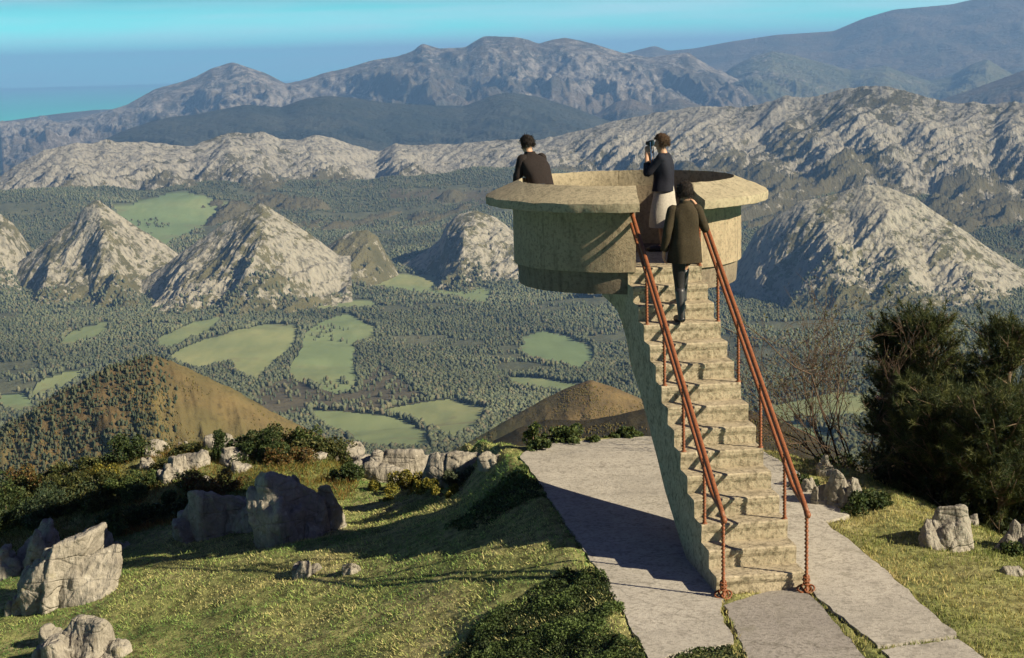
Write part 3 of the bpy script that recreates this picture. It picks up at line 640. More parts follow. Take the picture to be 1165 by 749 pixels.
wall_prof = lin((RW, 2.852), (RW, 3.66), 9) + lin((RW, 3.66), (1.40, 3.72), 2) + lin((1.40, 3.72), (1.40, 2.852), 6) + lin((1.40, 2.852), (RW, 2.852), 2)
w = add('parapet_wall', arc_solid(wall_prof, 34, 360, 150, 3), M['concrete_drum'], look)
band = lin((1.455, 2.565), (1.478, 2.850), 4) + lin((1.478, 2.850), (1.39, 2.86), 2) + lin((1.39, 2.86), (1.39, 2.565), 3) + lin((1.39, 2.565), (1.455, 2.565), 2)
add('floor_band', arc_solid(band, 36, 361, 120, 4), M['concrete_band_shaded'], look)
cap = lin((1.434, 3.935), (1.66, 3.842), 3) + lin((1.66, 3.842), (1.868, 3.757), 3) + [(1.877, 3.745), (1.882, 3.70), (1.874, 3.640)] + lin((1.86, 3.634), (1.52, 3.634), 4) + lin((1.43, 3.69), (1.425, 3.925), 3)
add('parapet_cap', arc_solid(cap, 27, 180, 100, 6, .014), M['concrete_cap'], look)
add('parapet_cap', arc_solid(cap, 180.1, 360.8, 110, 8, .014), M['concrete_cap'], look)
th = np.radians(np.arange(0, 360, 5)); ring = lambda r, z: np.stack([CX + r * np.sin(th), CY - r * np.cos(th), np.full(len(th), z)], 1)
Vv = rel(np.concatenate([ring(1.392, 2.893), ring(1.392, 2.57)])); k = len(th); i = np.arange(k)
bm = bmesh.new(); vs = [bm.verts.new(v) for v in Vv]; bm.faces.new(vs[:k]); bm.faces.new(vs[k:][::-1])
for q in range(k): bm.faces.new([vs[q], vs[k + q], vs[k + (q + 1) % k], vs[(q + 1) % k]])
bmesh.ops.recalc_face_normals(bm, faces=bm.faces); me = bpy.data.meshes.new('floor_slab'); bm.to_mesh(me); bm.free()
add('floor_slab', me, M['concrete_shaded'], look)

def twisted(p0, p1, r, turns):
    n = max(12, int(np.linalg.norm(np.subtract(p1, p0)) / .016)); P = np.linspace(p0, p1, n)
    ang = np.linspace(0, turns * 2 * math.pi, n); k = 12; a = np.arange(k) / k * 2 * math.pi
    rad = r * (1 + .38 * np.cos(2 * (a[None] - 0 * ang[:, None])))            # two strands
    ca = np.cos(a[None] + ang[:, None]); sa = np.sin(a[None] + ang[:, None])
    T, N, Bn = frames(P)
    V = P[:, None] + rad[..., None] * (ca[..., None] * N[:, None] + sa[..., None] * Bn[:, None])
    return V.reshape(-1, 3), grid_faces(n, k, True)
def railing(l, lab):
    R = empty('railing', (0, 0, 0)); R.parent = look
    sgn = 1 if l > .4 else -1
    hz = lambda s: .745 + s * RS / TR + RS
    s_top = 14 * TR + .10
    def bar(off, r, s0, s1, joint):
        P = []
        for s in np.linspace(s0, s1, 60):
            o = off
            if joint: o = off * sstep(0, .55, s - s0)
            P.append(st(s, l, hz(s) - o))
        V, F = tube(rel(P), r, 10); MB().put(V, F).build('handrail', M['rust_paint'], R, True)
    s0 = -.13
    bar(0, .029, s0, s_top, False); bar(.165, .022, s0 + .01, s_top, True)
    # rounded end fitting at the foot
    V, F = tube(rel([st(s0 - .035, l, hz(s0) - .045), st(s0 - .02, l, hz(s0) - .02), st(s0 + .03, l, hz(s0) + .012)]), [.02, .036, .03], 10); MB().put(V, F).build('rail_end', M['rust_paint'], R, True)
    for k in (0, 3, 6, 9, 12, 15):
        s = -.11 if k == 0 else (k - 1) * TR + .045; z0 = k * RS; z1 = hz(s) - .01
        if k == 15: s -= .02
        m = MB(); V, F = twisted(rel(st(s, l, z0 - .02)), rel(st(s, l, z1)), .0175, 11 if k else 10); m.put(V, F)
        if k == 0:
            for q in (0.10, .135, .17): # knots and the scroll at the base
                a = np.linspace(0, 2 * math.pi, 17); c = rel(st(s, l, q)); rr = .028 if q != .135 else .034
                Pq = np.stack([c[0] + rr * np.cos(a), c[1] + rr * np.sin(a), c[2] + .012 * np.sin(a)], 1); V, F = tube(Pq, .009, 6); m.put(V, F)
            for ph in (0, 1.3, 2.6):
                a = np.linspace(0, 2.3 * math.pi, 26); c = rel(st(s, l, .0)); rr = .055 + .010 * np.sin(a * 2)
                off = np.array([math.cos(ph), math.sin(ph), 0]) * .035
                Pq = np.stack([c[0] + off[0] + rr * np.cos(a + ph) * .9, c[1] + off[1] + rr * np.sin(a + ph) * .9, c[2] + .035 + .03 * np.sin(a + ph)], 1); V, F = tube(Pq, .010, 6); m.put(V, F)
        else:
            V, F = tube(rel([st(s, l, z0 - .01), st(s, l, z0 + .012)]), .032, 8); m.put(V, F)
        m.build('post', M['rust_paint'], R, True)
    return R
railing(.045, 'l'); railing(.95 - .02, 'r')

# ================================================================== ROCKS
def ico(sub):
    bm = bmesh.new(); bmesh.ops.create_icosphere(bm, subdivisions=sub, radius=1)
    V = np.array([v.co for v in bm.verts]); F = np.array([[v.index for v in f.verts] for f in bm.faces]); bm.free(); return V, F
ICO = {k: ico(k) for k in (2, 3, 4, 5, 6)}
def rock_geo(seed, size, tilt, sub, n=None, sink=.2, slab=.5, amp=1.0, blunt=.3):
    """angular shards leaning together, fused into one broken crag, then fissured"""
    r = np.random.default_rng(seed); size = np.array(size, float); Hh = 2 * size[2] * (1 - sink); n = n or (7 if sub > 4 else 4); m = MB()
    for i in range(n):
        V, F = ICO[3]; V = V.copy()
        for _ in range(9):
            nn = r.normal(size=3) * np.array([1, 1, .7]); nn /= np.linalg.norm(nn); V = V - np.clip(V @ nn - r.uniform(.42, .74), 0, None)[:, None] * nn
        for _ in range(2):                                # blunt broken tops
            nn = np.array([r.normal(0, .42), r.normal(0, .3), 1.0]); nn /= np.linalg.norm(nn); V = V - np.clip(V @ nn - r.uniform(.22, .42), 0, None)[:, None] * nn
        V /= np.abs(V).max(0)
        f = 0 if i == 0 else 1; o = r.uniform(-1, 1, 2) * .62 * f; k = 1 - .55 * abs(o[0]) * r.uniform(.6, 1.3)
        h = Hh * (1.0 if i == 0 else r.uniform(.5, .92) * k); e = np.array([size[0] * (r.uniform(.42, .66) if i else .74), size[1] * r.uniform(.6, .85), h])
        V[:, :2] *= (1 - .22 * np.clip(V[:, 2:3], 0, 1)) ; Rm = np.array(Euler((tilt[0] + r.normal(0, .10), tilt[1] + r.normal(0, .16), tilt[2] + r.normal(0, .25)), 'XYZ').to_matrix())
        V = (V * e) @ Rm.T; V[:, 0] += o[0] * size[0]; V[:, 1] += o[1] * size[1] * .8; V[:, 2] *= h / max(V[:, 2].max(), 1e-3); V[:, 2] = np.maximum(V[:, 2], -.35 * Hh)
        m.put(V, F)
    o = bpy.data.objects.new('tmp', m.mesh('tmp')); C.objects.link(o); md = o.modifiers.new('r', 'REMESH'); md.mode = 'VOXEL'; md.voxel_size = float(max(size.max(), Hh * .6)) / (44 if sub > 5 else 34 if sub > 4 else 15)
    bpy.context.view_layer.update(); me = bpy.data.meshes.new_from_object(o.evaluated_get(bpy.context.evaluated_depsgraph_get())); bpy.data.objects.remove(o)
    V = np.zeros(len(me.vertices) * 3, np.float32); me.vertices.foreach_get('co', V); V = V.reshape(-1, 3).astype(float); N = np.zeros(len(V) * 3, np.float32); me.vertices.foreach_get('normal', N); N = N.reshape(-1, 3)
    zt = .80 * Hh; V[:, 2] = np.where(V[:, 2] > zt, zt + (V[:, 2] - zt) * blunt, V[:, 2]); u = size.mean(); q = V / u + r.uniform(-40, 40, 3); st_ = q[:, 0] * math.cos(tilt[1]) - q[:, 2] * math.sin(tilt[1])
    d = .045 * ridged(q[:, 0] * 1.8, q[:, 1] * 1.8, q[:, 2] * 1.8, o=5, s=seed) + .06 * ridged(st_ * 3.4, q[:, 1] * 1.1, q[:, 2] * .9, o=4, s=seed + 2) + .022 * fbm(q[:, 0] * 9, q[:, 1] * 9, q[:, 2] * 9, o=3, s=seed + 4)
    d -= .10 * sstep(.80, .97, ridged(st_ * 1.5, q[:, 1] * .8, q[:, 2] * .5, o=2, s=seed + 11))
    V = V + N * (d * u * amp)[:, None]; me.vertices.foreach_set('co', V.astype(np.float32).ravel()); me.update(); me.polygons.foreach_set('use_smooth', np.ones(len(me.polygons), bool)); return me
def rock(label, uv, size, tilt, seed, sub=5, sink=.3, group=None, base=None, y=None, **kw):
    """uv: where its middle foot stands, found on the hilltop ground"""
    P = foot(*uv) if base is None else np.array(base)
    me = rock_geo(seed, np.array(size) * (HC - P[2]) / 5.8, tilt, sub, sink=sink, **kw)
    o = add('rock', me, M['limestone_rock']); o.location = P
    return tag(o, label, 'rock', group)
def foot(u, v):
    """the point of the hilltop ground seen at (u, v)"""
    lo, hi = 12.0, 40.0
    ys = np.linspace(lo, hi, 600); P = np.array([atY(u, v, q) for q in ys]); g = ground_z(P[:, 0], P[:, 1])
    k = np.argmax(P[:, 2] < g)
    if P[k, 2] >= g[k]: k = np.argmin(P[:, 2] - g)
    return np.array([P[k, 0], P[k, 1], g[k]])
R_ = math.radians
rock('big grey boulder with slanting grooves at the left of the lawn', (68, 680), (.56, .50, .48), (R_(-12), R_(34), R_(10)), 3, sub=6, sink=.10)
rock('grey slab of rock leaning on the left side of the big grooved boulder', (34, 645), (.32, .36, .36), (R_(-5), R_(30), R_(20)), 5, sink=.12)
rock('upright rock against the right side of the big grooved boulder', (112, 632), (.20, .26, .27), (R_(0), R_(14), R_(-20)), 8, sink=.15)
rock('small pale stone at the lower left foot of the big grooved boulder', (20, 698), (.12, .12, .14), (0, R_(20), 0), 9, sub=4, sink=.2)
rock('flat pale stone lying right of the big grooved boulder', (133, 625), (.17, .12, .07), (0, 0, .3), 10, sub=4, sink=.2)
rock('low rounded boulder in the bottom left corner', (102, 746), (.46, .40, .27), (R_(5), R_(-8), R_(30)), 12, sub=6, sink=.2)
rock('small dark stone behind the low bottom left boulder', (58, 730), (.20, .2, .13), (0, R_(-12), 0), 13, sub=4, sink=.25)
rock('large peaked boulder in the shadow of the drum', (340, 612), (.64, .6, .60), (R_(-6), R_(-16), R_(25)), 22, sub=6, sink=.14)
rock('long low shaded boulder left of the large peaked boulder', (252, 603), (.72, .50, .40), (R_(0), R_(-24), R_(-10)), 16, sub=6, sink=.2)
rock('small pale stone on the lawn below the drum shadow', (398, 652), (.15, .12, .09), (0, .2, .4), 17, sub=4, sink=.25)
rock('mossy stone on the lawn left of the small pale stone', (345, 656), (.24, .2, .16), (0, .1, .1), 18, sub=4, sink=.35)
rock('broad fissured outcrop at the lip of the hilltop', (446, 538), (.92, .5, .33), (0, R_(6), R_(12)), 31, sub=6, sink=.22)
rock('left shoulder rock of the broad fissured outcrop', (396, 528), (.40, .3, .24), (0, R_(-10), R_(50)), 20, sink=.25)
rock('right end rock of the outcrop at the lip', (522, 542), (.72, .4, .27), (0, R_(8), R_(-20)), 21, sink=.25)
rock('last low rock of the outcrop towards the concrete slab', (560, 530), (.30, .2, .14), (0, R_(14), 0), 24, sub=4, sink=.25)
rock('pale pointed rock beside the path right of the stair', (957, 573), (.32, .26, .30), (0, R_(-12), R_(20)), 25, sink=.12)
rock('small pale rock left of the pointed rock', (932, 574), (.15, .14, .19), (0, 0, .5), 26, sub=4, sink=.2)
rock('low stone at the far end of the right hand path', (921, 562), (.15, .12, .15), (0, .2, .2), 27, sub=4, sink=.2)
rock('small stone behind the pale pointed rock', (938, 540), (.13, .12, .17), (0, .2, .9), 28, sub=4, sink=.1)
rock('grey leaning slab of rock below the dark pines', (1084, 622), (.40, .32, .34), (R_(0), R_(38), R_(10)), 29, sink=.14)
rock('little stone against the leaning slab below the pines', (1108, 592), (.10, .09, .10), (0, 0, 0), 34, sub=4, sink=.2)
rock('grey rock at the right edge below the pines', (1156, 626), (.28, .26, .24), (0, R_(12), R_(40)), 35, sink=.15)
rock('flat stone in the grass at the right edge', (1148, 652), (.2, .12, .07), (0, .25, .2), 36, sub=4, sink=.3)
for i, (u, v, w, h) in enumerate([(172, 506, .26, .24), (245, 508, .3, .18), (198, 540, .2, .26), (188, 548, .12, .2), (225, 528, .3, .2), (262, 524, .24, .2), (118, 556, .24, .12), (128, 548, .1, .12), (84, 526, .14, .1), (95, 522, .1, .12),
                                   (40, 519, .1, .08), (70, 535, .2, .09), (150, 512, .12, .1), (360, 512, .2, .12), (352, 520, .22, .08), (285, 520, .12, .12), (235, 552, .14, .12), (168, 530, .12, .12), (212, 504, .14, .12), (270, 534, .16, .12)]):
    rock('pale limestone knob poking out of the scrub along the left lip', (u, v), (w * 1.3, w, h * .72), (0, random.uniform(-.4, .4), random.uniform(0, 3)), 100 + i, sub=4, sink=.2, group='pale knobs of rock along the left lip')

# ================================================================== GRASS AND PLANTS
def in_paved(x, y):
    r = np.zeros(np.shape(x), bool)
    for p in PAVED: r |= inpoly(x, y, p)
    return r
def blades(name, label, n, xr, yr, hmin, hmax, wd, pal, seed, mask, clump=0.0, lean=.5):
    r = np.random.default_rng(seed); x = r.uniform(*xr, n); y = r.uniform(*yr, n)
    k = mask(x, y) & (r.random(n) > clump * (fbm(x * 1.3, y * 1.3, o=3, s=seed) * .5 + .5)); x, y = x[k], y[k]; n = len(x); z = ground_z(x, y)
    patch = fbm(x * .8, y * .8, o=4, s=seed + 2); fine = fbm(x * 4, y * 4, o=2, s=seed + 3)
    h = r.uniform(hmin, hmax, n) * (1 + .5 * fine); a = r.uniform(0, 6.28, n); ln = r.uniform(.1, lean, n) * h * 1.6; b = r.uniform(0, 6.28, n)
    base = np.stack([x, y, z - .01], 1); wv = np.stack([np.cos(a), np.sin(a), 0 * a], 1) * (wd * r.uniform(.6, 1.3, n))[:, None]
    tip = base + np.stack([np.cos(b) * ln, np.sin(b) * ln, h], 1)
    V = np.stack([base - wv, base + wv, tip], 1).reshape(-1, 3); F = np.arange(3 * n).reshape(-1, 3)
    pal = np.array(pal); t = np.clip(.5 + .9 * patch + r.normal(0, .22, n), 0, .999) * (len(pal) - 1); i = t.astype(int); fr = (t - i)[:, None]
    col = (pal[i] * (1 - fr) + pal[i + 1] * fr) * r.uniform(.7, 1.3, (n, 1))
    me = mesh_np(name, V, F, False, cols={'col': np.repeat(col, 3, 0)})
    return tag(add(name, me, M['blade']), label, 'grass', kind='stuff')
left = lambda x, y: (x < slab_left(y) + .05) & ~in_paved(x, y) & (inpoly(x, y, LIP) | (polydist(x, y, LIP) < 2.0))
right = lambda x, y: (x > slab_left(y) + .8) & ~in_paved(x, y) & (inpoly(x, y, LIP) | (polydist(x, y, LIP) < 1.2))
blades('grass', 'short mossy green lawn left of the concrete slab', 330000, (-11, 1.4), (13.6, 29), .012, .045, .008,
       [(.07, .15, .042), (.145, .25, .065), (.25, .36, .10), (.39, .43, .145), (.54, .48, .22)], 3, left, .35, 1.1)
blades('grass', 'yellow green grass bank right of the path', 130000, (1.6, 8.5), (13.6, 24.0), .02, .06, .007,
       [(.10, .14, .04), (.17, .21, .06), (.26, .28, .085), (.36, .33, .12), (.45, .38, .17)], 4, right, .35)
blades('heath', 'rough yellow brown heath along the left lip', 150000, (-14.5, -2.6), (26, 35), .04, .13, .007,
       [(.03, .05, .012), (.06, .08, .02), (.13, .13, .03), (.22, .17, .04), (.17, .09, .03)], 5, left, .8, .8)

def leaf_quads(P, size, r, up=.3, asp=.55):
    n = len(P); d = r.normal(size=(n, 3)); d[:, 2] += up; d /= np.linalg.norm(d, axis=1)[:, None]
    e = r.normal(size=(n, 3)); e -= d * (e * d).sum(1)[:, None]; e /= np.linalg.norm(e, axis=1)[:, None]
    s = size * r.uniform(.6, 1.35, n); a = d * s[:, None]; b = e * (s * asp)[:, None]
    V = np.stack([P - a * .5, P + b * .5, P + a * .5, P - b * .5], 1).reshape(-1, 3); return V, np.arange(4 * n).reshape(-1, 4)
def shrub(label, uv, size, n, leaf, pal, seed, group=None, base=None, lumps=18, name='shrub', cat='shrub', sink=.1, gap=.72, stems=6):
    r = np.random.default_rng(seed); P0 = foot(*uv) if base is None else np.array(base, float)
    T = empty(name, P0); tag(T, label, cat, group)
    if base is None: size = np.array(size) * (HC - P0[2]) / 5.8 * np.array([1.1, 1.1, 1.3]); n = int(n * 1.6)
    sz = np.array(size); c = r.normal(size=(lumps, 3)); c /= np.linalg.norm(c, axis=1)[:, None]; c[:, 2] = np.abs(c[:, 2]); c *= r.uniform(.35, .95, (lumps, 1))
    cc = c * sz; cr = r.uniform(.20, .42, lumps) * sz.min()
    li = r.integers(0, lumps, n); d = r.normal(size=(n, 3)); d /= np.linalg.norm(d, axis=1)[:, None]
    P = cc[li] + d * (cr[li] * r.uniform(.45, 1.12, n) ** .6)[:, None]
    k = fbm(P[:, 0] * 4 / sz.min(), P[:, 1] * 4 / sz.min(), P[:, 2] * 4 / sz.min(), o=2, s=seed) > gap * -.6; P = P[k]; li = li[k]
    P[:, 2] = np.maximum(P[:, 2], -.05) - sink * sz[2]
    V, F = leaf_quads(P, leaf, r); pal = np.array(pal)
    col = pal[(r.integers(0, len(pal), len(P)) + li) % len(pal)] * r.uniform(.65, 1.35, (len(P), 1))
    add('foliage', mesh_np('foliage', V, F, False, cols={'col': np.repeat(col, 4, 0)}), M['leaf'], T)
    m = MB()
    for q in range(stems):
        e = cc[r.integers(0, lumps)] * .9; e[2] -= sink * sz[2]; a = np.array([e[0] * .15, e[1] * .15, -.1]); mid = (a + e) / 2 + r.normal(0, .05, 3) * sz
        Vs, Fs = tube(spline([a, mid, e], 5), np.linspace(.02, .006, 11), 5); m.put(Vs, Fs)
    m.build('stem', M['bark'], T, True); return T
simple('bark', (.13, .095, .065), .9, .1, .4, 20, 0, .02)
DG = [(.022, .04, .012), (.038, .06, .018), (.06, .085, .024)]; YG = [(.09, .10, .02), (.15, .145, .025), (.24, .20, .03)]; BR = [(.10, .06, .022), (.16, .10, .03), (.08, .085, .025)]; MG = [(.035, .06, .02), (.06, .09, .026), (.09, .115, .03)]
for i, (lab, uv, sz, n, lf, pal) in enumerate([
    ('dark green bush standing up behind the pale knobs at the lip', (145, 512), (.40, .35, .34), 2600, .05, DG),
    ('tall dark bush on the lip below the heather hill', (268, 520), (.42, .36, .46), 3400, .05, DG),
    ('dark bush just right of the tall lip bush', (305, 522), (.36, .3, .42), 2800, .05, DG),
    ('smaller dark bush left of the fissured outcrop', (350, 512), (.34, .3, .30), 2200, .05, MG),
    ('brown and green heath bush above the shaded boulder', (326, 528), (.45, .3, .22), 2400, .045, BR),
    ('broad bluish green bush above the big grooved boulder', (55, 585), (.62, .45, .46), 5200, .05, [(.03, .05, .025), (.045, .07, .03), (.06, .08, .035)]),
    ('russet heath mound at the left lip', (45, 540), (.70, .5, .22), 4200, .045, BR),
    ('dark bush at the left edge above the grooved boulder', (8, 600), (.34, .35, .62), 3200, .05, DG),
    ('dark bush in the upper left corner of the hilltop', (4, 528), (.36, .34, .5), 2600, .05, DG),
    ('bright green bush right of the grooved boulder', (136, 606), (.28, .26, .30), 2400, .05, MG),
    ('yellow green clump between the pale knobs', (122, 546), (.24, .2, .2), 1700, .045, YG),
    ('green scrub on the knoll under the pale knobs', (160, 560), (.55, .4, .26), 3600, .045, MG),
    ('mixed green and russet scrub left of the shaded boulder', (240, 560), (.6, .4, .26), 3800, .045, BR),
    ('dark scrub in the hollow left of the shaded boulder', (180, 590), (.55, .4, .28), 3400, .05, DG),
    ('bright yellow gorse spread under the fissured outcrop', (455, 558), (.85, .55, .2), 6000, .04, YG),
    ('yellow green gorse right of the bright gorse', (512, 560), (.6, .42, .17), 4000, .04, YG),
    ('dark bush between the peaked boulder and the outcrop', (392, 548), (.30, .26, .26), 2000, .05, DG),
    ('low grey green bush at the right end of the outcrop', (528, 548), (.34, .24, .16), 2000, .04, [(.07, .09, .05), (.10, .115, .065), (.05, .065, .03)]),
    ('yellow green bush behind the far left corner of the slab', (610, 512), (.22, .2, .34), 1800, .045, MG),
    ('low hedge like scrub behind the concrete slab', (650, 502), (.50, .26, .20), 2800, .045, MG),
    ('small green bush behind the slab beside the leaning stair', (708, 498), (.34, .22, .14), 1500, .045, MG),
    ('green tuft at the far end of the right hand path', (915, 556), (.22, .2, .16), 1300, .04, DG),
    ('low dark plant right of the pale pointed rock', (990, 578), (.36, .3, .22), 2200, .045, DG),
    ('little plant beside the rock at the right edge', (1150, 630), (.16, .14, .12), 800, .035, MG)]):
    shrub(lab, uv, sz, n, lf, pal, 200 + i)
lowb = shrub('low scrub bush among the heath along the left lip', (90, 560), (.34, .3, .22), 1500, .05, [(.035, .05, .016), (.06, .075, .022), (.10, .10, .03)], 260, group='low scrub bushes along the left lip')
r_ = np.random.default_rng(44); nb_ = 0
while nb_ < 34:
    u_ = r_.uniform(-10, 400); v_ = r_.uniform(508, 585) - .04 * u_
    P_ = foot(u_, v_)
    if in_paved(P_[0], P_[1]) or abs(u_ - 330) < 70 and v_ > 535: continue
    c_ = lowb.copy(); C.objects.link(c_); c_.location = P_; c_.rotation_euler = (0, 0, r_.uniform(0, 6.28)); k_ = r_.uniform(.5, 1.15); c_.scale = (k_, k_, k_ * r_.uniform(.7, 1.2))
    for ch in lowb.children: d_ = ch.copy(); C.objects.link(d_); d_.parent = c_
    nb_ += 1
# creeping leafy cover by the slab
def cover(label, poly, n, leaf, pal, seed, hmax):
    r = np.random.default_rng(seed); p = np.array([atz(*q)[:2] for q in poly]); lo, hi = p.min(0), p.max(0)
    x = r.uniform(lo[0], hi[0], n); y = r.uniform(lo[1], hi[1], n); e = .25 * fbm(x * 2.2, y * 2.2, o=3, s=seed)
    k = inpoly(x + e, y + e, p) & ~in_paved(x - .03, y); x, y = x[k], y[k]; lump = np.clip(.45 + fbm(x * 2.6, y * 2.6, o=4, s=seed + 1), 0, 1)
    z = ground_z(x, y) + hmax * lump * r.uniform(.2, 1, len(x)); V, F = leaf_quads(np.stack([x, y, z], 1), leaf, r, .2, .7)
    pal = np.array(pal); col = pal[np.clip((lump * len(pal) + r.normal(0, .5, len(x))).astype(int), 0, len(pal) - 1)] * r.uniform(.6, 1.4, (len(x), 1))
    return tag(add('ground_cover', mesh_np('ground_cover', V, F, False, cols={'col': np.repeat(col, 4, 0)}), M['leaf']), label, 'ground cover', kind='stuff')
cover('dark green leafy ground cover along the left edge of the slab', [(560, 665), (640, 645), (690, 668), (738, 760), (480, 770), (500, 690)], 70000, .024, [(.025, .04, .012), (.04, .062, .018), (.065, .10, .028), (.10, .145, .04)], 61, .12)
cover('green leafy strip beside the slab behind the drum shadow', [(500, 568), (560, 545), (592, 530), (622, 566), (560, 575)], 7000, .04, [(.03, .05, .016), (.055, .085, .025), (.08, .12, .035)], 62, .1)
cover('dark weeds between the slab and the rough path strip', [(758, 749), (795, 738), (838, 733), (822, 695), (846, 735), (858, 775), (740, 775)], 5200, .03, [(.03, .045, .015), (.05, .075, .022), (.08, .10, .03)], 63, .07)

# ---- pines and the bare bush on the right
def limb(m, P, r0, r1, k=6):
    Q = spline(P, 5); V, F = tube(Q, np.linspace(r0, r1, len(Q)), k); m.put(V, F); return Q
def tufts(P, dirs, n, ln, wd, pal, r):
    """needle brushes: n needles round every point"""
    N = len(P); D = np.repeat(dirs, n, 0); d = D * .75 + r.normal(0, .62, (N * n, 3)); d /= np.linalg.norm(d, axis=1)[:, None]
    b = np.repeat(P, n, 0) + D * r.uniform(-.10, .06, (N * n, 1)); s = ln * r.uniform(.6, 1.2, (N * n, 1)); e = np.cross(d, r.normal(size=(N * n, 3))); e /= np.linalg.norm(e, axis=1)[:, None] + 1e-9
    V = np.stack([b - e * wd, b + e * wd, b + d * s], 1).reshape(-1, 3)
    pal = np.array(pal); col = pal[np.repeat(r.integers(0, len(pal), N), n)] * r.uniform(.6, 1.4, (N * n, 1))
    return V, np.arange(3 * N * n).reshape(-1, 3), np.repeat(col, 3, 0)
PN = [(.028, .042, .015), (.052, .066, .02), (.09, .10, .03)]
def pine(label, base, h, spread, seed, whorls=13, per=6, lean=(0, 0), group=None, low=.12, need=46, name='pine_tree'):
    r = np.random.default_rng(seed); base = np.array(base, float); T = empty(name, base); tag(T, label, 'tree', group)
    tr = MB(); br = MB(); tp = []; td = []
    ax_ = limb(tr, [(0, 0, -.4), (lean[0] * .3, lean[1] * .3, h * .4), (lean[0] * .7 + r.normal(0, .05), lean[1] * .7, h * .75), (lean[0], lean[1], h * .97)], .022 * h, .012, 8)
    for w in range(whorls):
        t = low + (1 - low) * (w + r.uniform(-.3, .3)) / whorls; t = min(max(t, .05), .97); c = ax_[int(t * (len(ax_) - 1))]
        for q in range(per):
            a = r.uniform(0, 6.28); L = spread * (1 - t) ** .62 * r.uniform(.45, 1.1) + .12
            rise = r.uniform(.25, .8) * L + .2 * t
            e = c + np.array([math.cos(a) * L, math.sin(a) * L, rise]); mid = c + (e - c) * .5 + np.array([0, 0, -.10 * L])
            Q = limb(br, [c, mid, e], .012 + .010 * L, .005, 5)
            ns = int(6 + L * 10)
            for z in range(ns):
                f = r.uniform(.35, 1.0); p = Q[int(f * (len(Q) - 1))]; off = r.normal(0, 1, 3) * np.array([.20, .20, .11]) * (.35 + L * .5)
                e2 = p + off + np.array([0, 0, .10]); tp.append(e2); dd_ = off * .8 + np.array([math.cos(a) * .06, math.sin(a) * .06, .16]); td.append(dd_ / np.linalg.norm(dd_))
                if z % 3 == 0: V, F = tube(np.array([p, (p + e2) / 2, e2]), [.007, .005, .003], 4); br.put(V, F)
    for q in range(10):
        tp.append(ax_[-1] + r.normal(0, .05, 3) + np.array([0, 0, -.03 * q])); td.append(np.array([0, 0, 1.]))
    V, F, col = tufts(np.array(tp), np.array(td), need, .115, .0042, PN, r)
    tr.build('trunk', M['bark'], T, True); br.build('branch', M['bark'], T, True)
    add('crown', mesh_np('crown', V, F, False, cols={'col': col}), M['leaf'], T); return T
def on(u, v, Y, dz=0):
    p = atY(u, v, Y); return np.array([p[0], p[1], float(ground_z(p[0], p[1])) + dz])
def pine_at(label, u, vtop, Y, spread, seed, **kw):
    p = atY(u, vtop, Y); zb = float(ground_z(p[0], p[1])); return pine(label, (p[0], p[1], zb), p[2] - zb, spread, seed, **kw)
pine_at('tall dark pine with tufted top right of the stair', 1055, 360, 24.0, 1.08, 301, whorls=15, per=6)
pine_at('thin pale trunked pine left of the tall dark pine', 1014, 376, 24.4, .5, 302, whorls=11, per=5, low=.35)
pine_at('dark pine cut by the right edge', 1152, 366, 22.8, 1.0, 303, whorls=15, per=6)
pine_at('short dark pine between the two tall ones', 1098, 446, 23.2, .7, 304, whorls=13, per=8)
pine_at('low dark young pine in front of the tall pine', 1048, 452, 22.8, .70, 305, whorls=13, per=9, low=.05)
pine_at('low dark young pine above the leaning slab of rock', 1075, 470, 21.6, .85, 306, whorls=12, per=9, low=.05)
pine_at('low dark young pine above the rock at the right edge', 1140, 470, 20.6, .95, 307, whorls=12, per=9, low=.05)
for i, (x, y, h, sp) in enumerate([(9.8, 20.4, 5.6, 1.7), (11.2, 18.6, 6.4, 2.0), (9.0, 22.3, 4.8, 1.5)]):
    pine('pine on the slope beyond the right edge of the view', (x, y, float(ground_z(x, y))), h, sp, 320 + i, whorls=18, per=9, group='pines beyond the right edge', need=30)
shrub('dense dark bush filling the foot of the pines', (1075, 590), (1.3, .7, .9), 9000, .07, [(.016, .026, .010), (.024, .036, .012), (.03, .044, .016)], 330, base=on(1070, 560, 21.8), lumps=30)
shrub('dense dark bush at the right edge under the pine', (1140, 600), (1.1, .7, .9), 7000, .07, [(.016, .026, .010), (.024, .036, .012), (.03, .044, .016)], 331, base=on(1150, 560, 20.8), lumps=26)
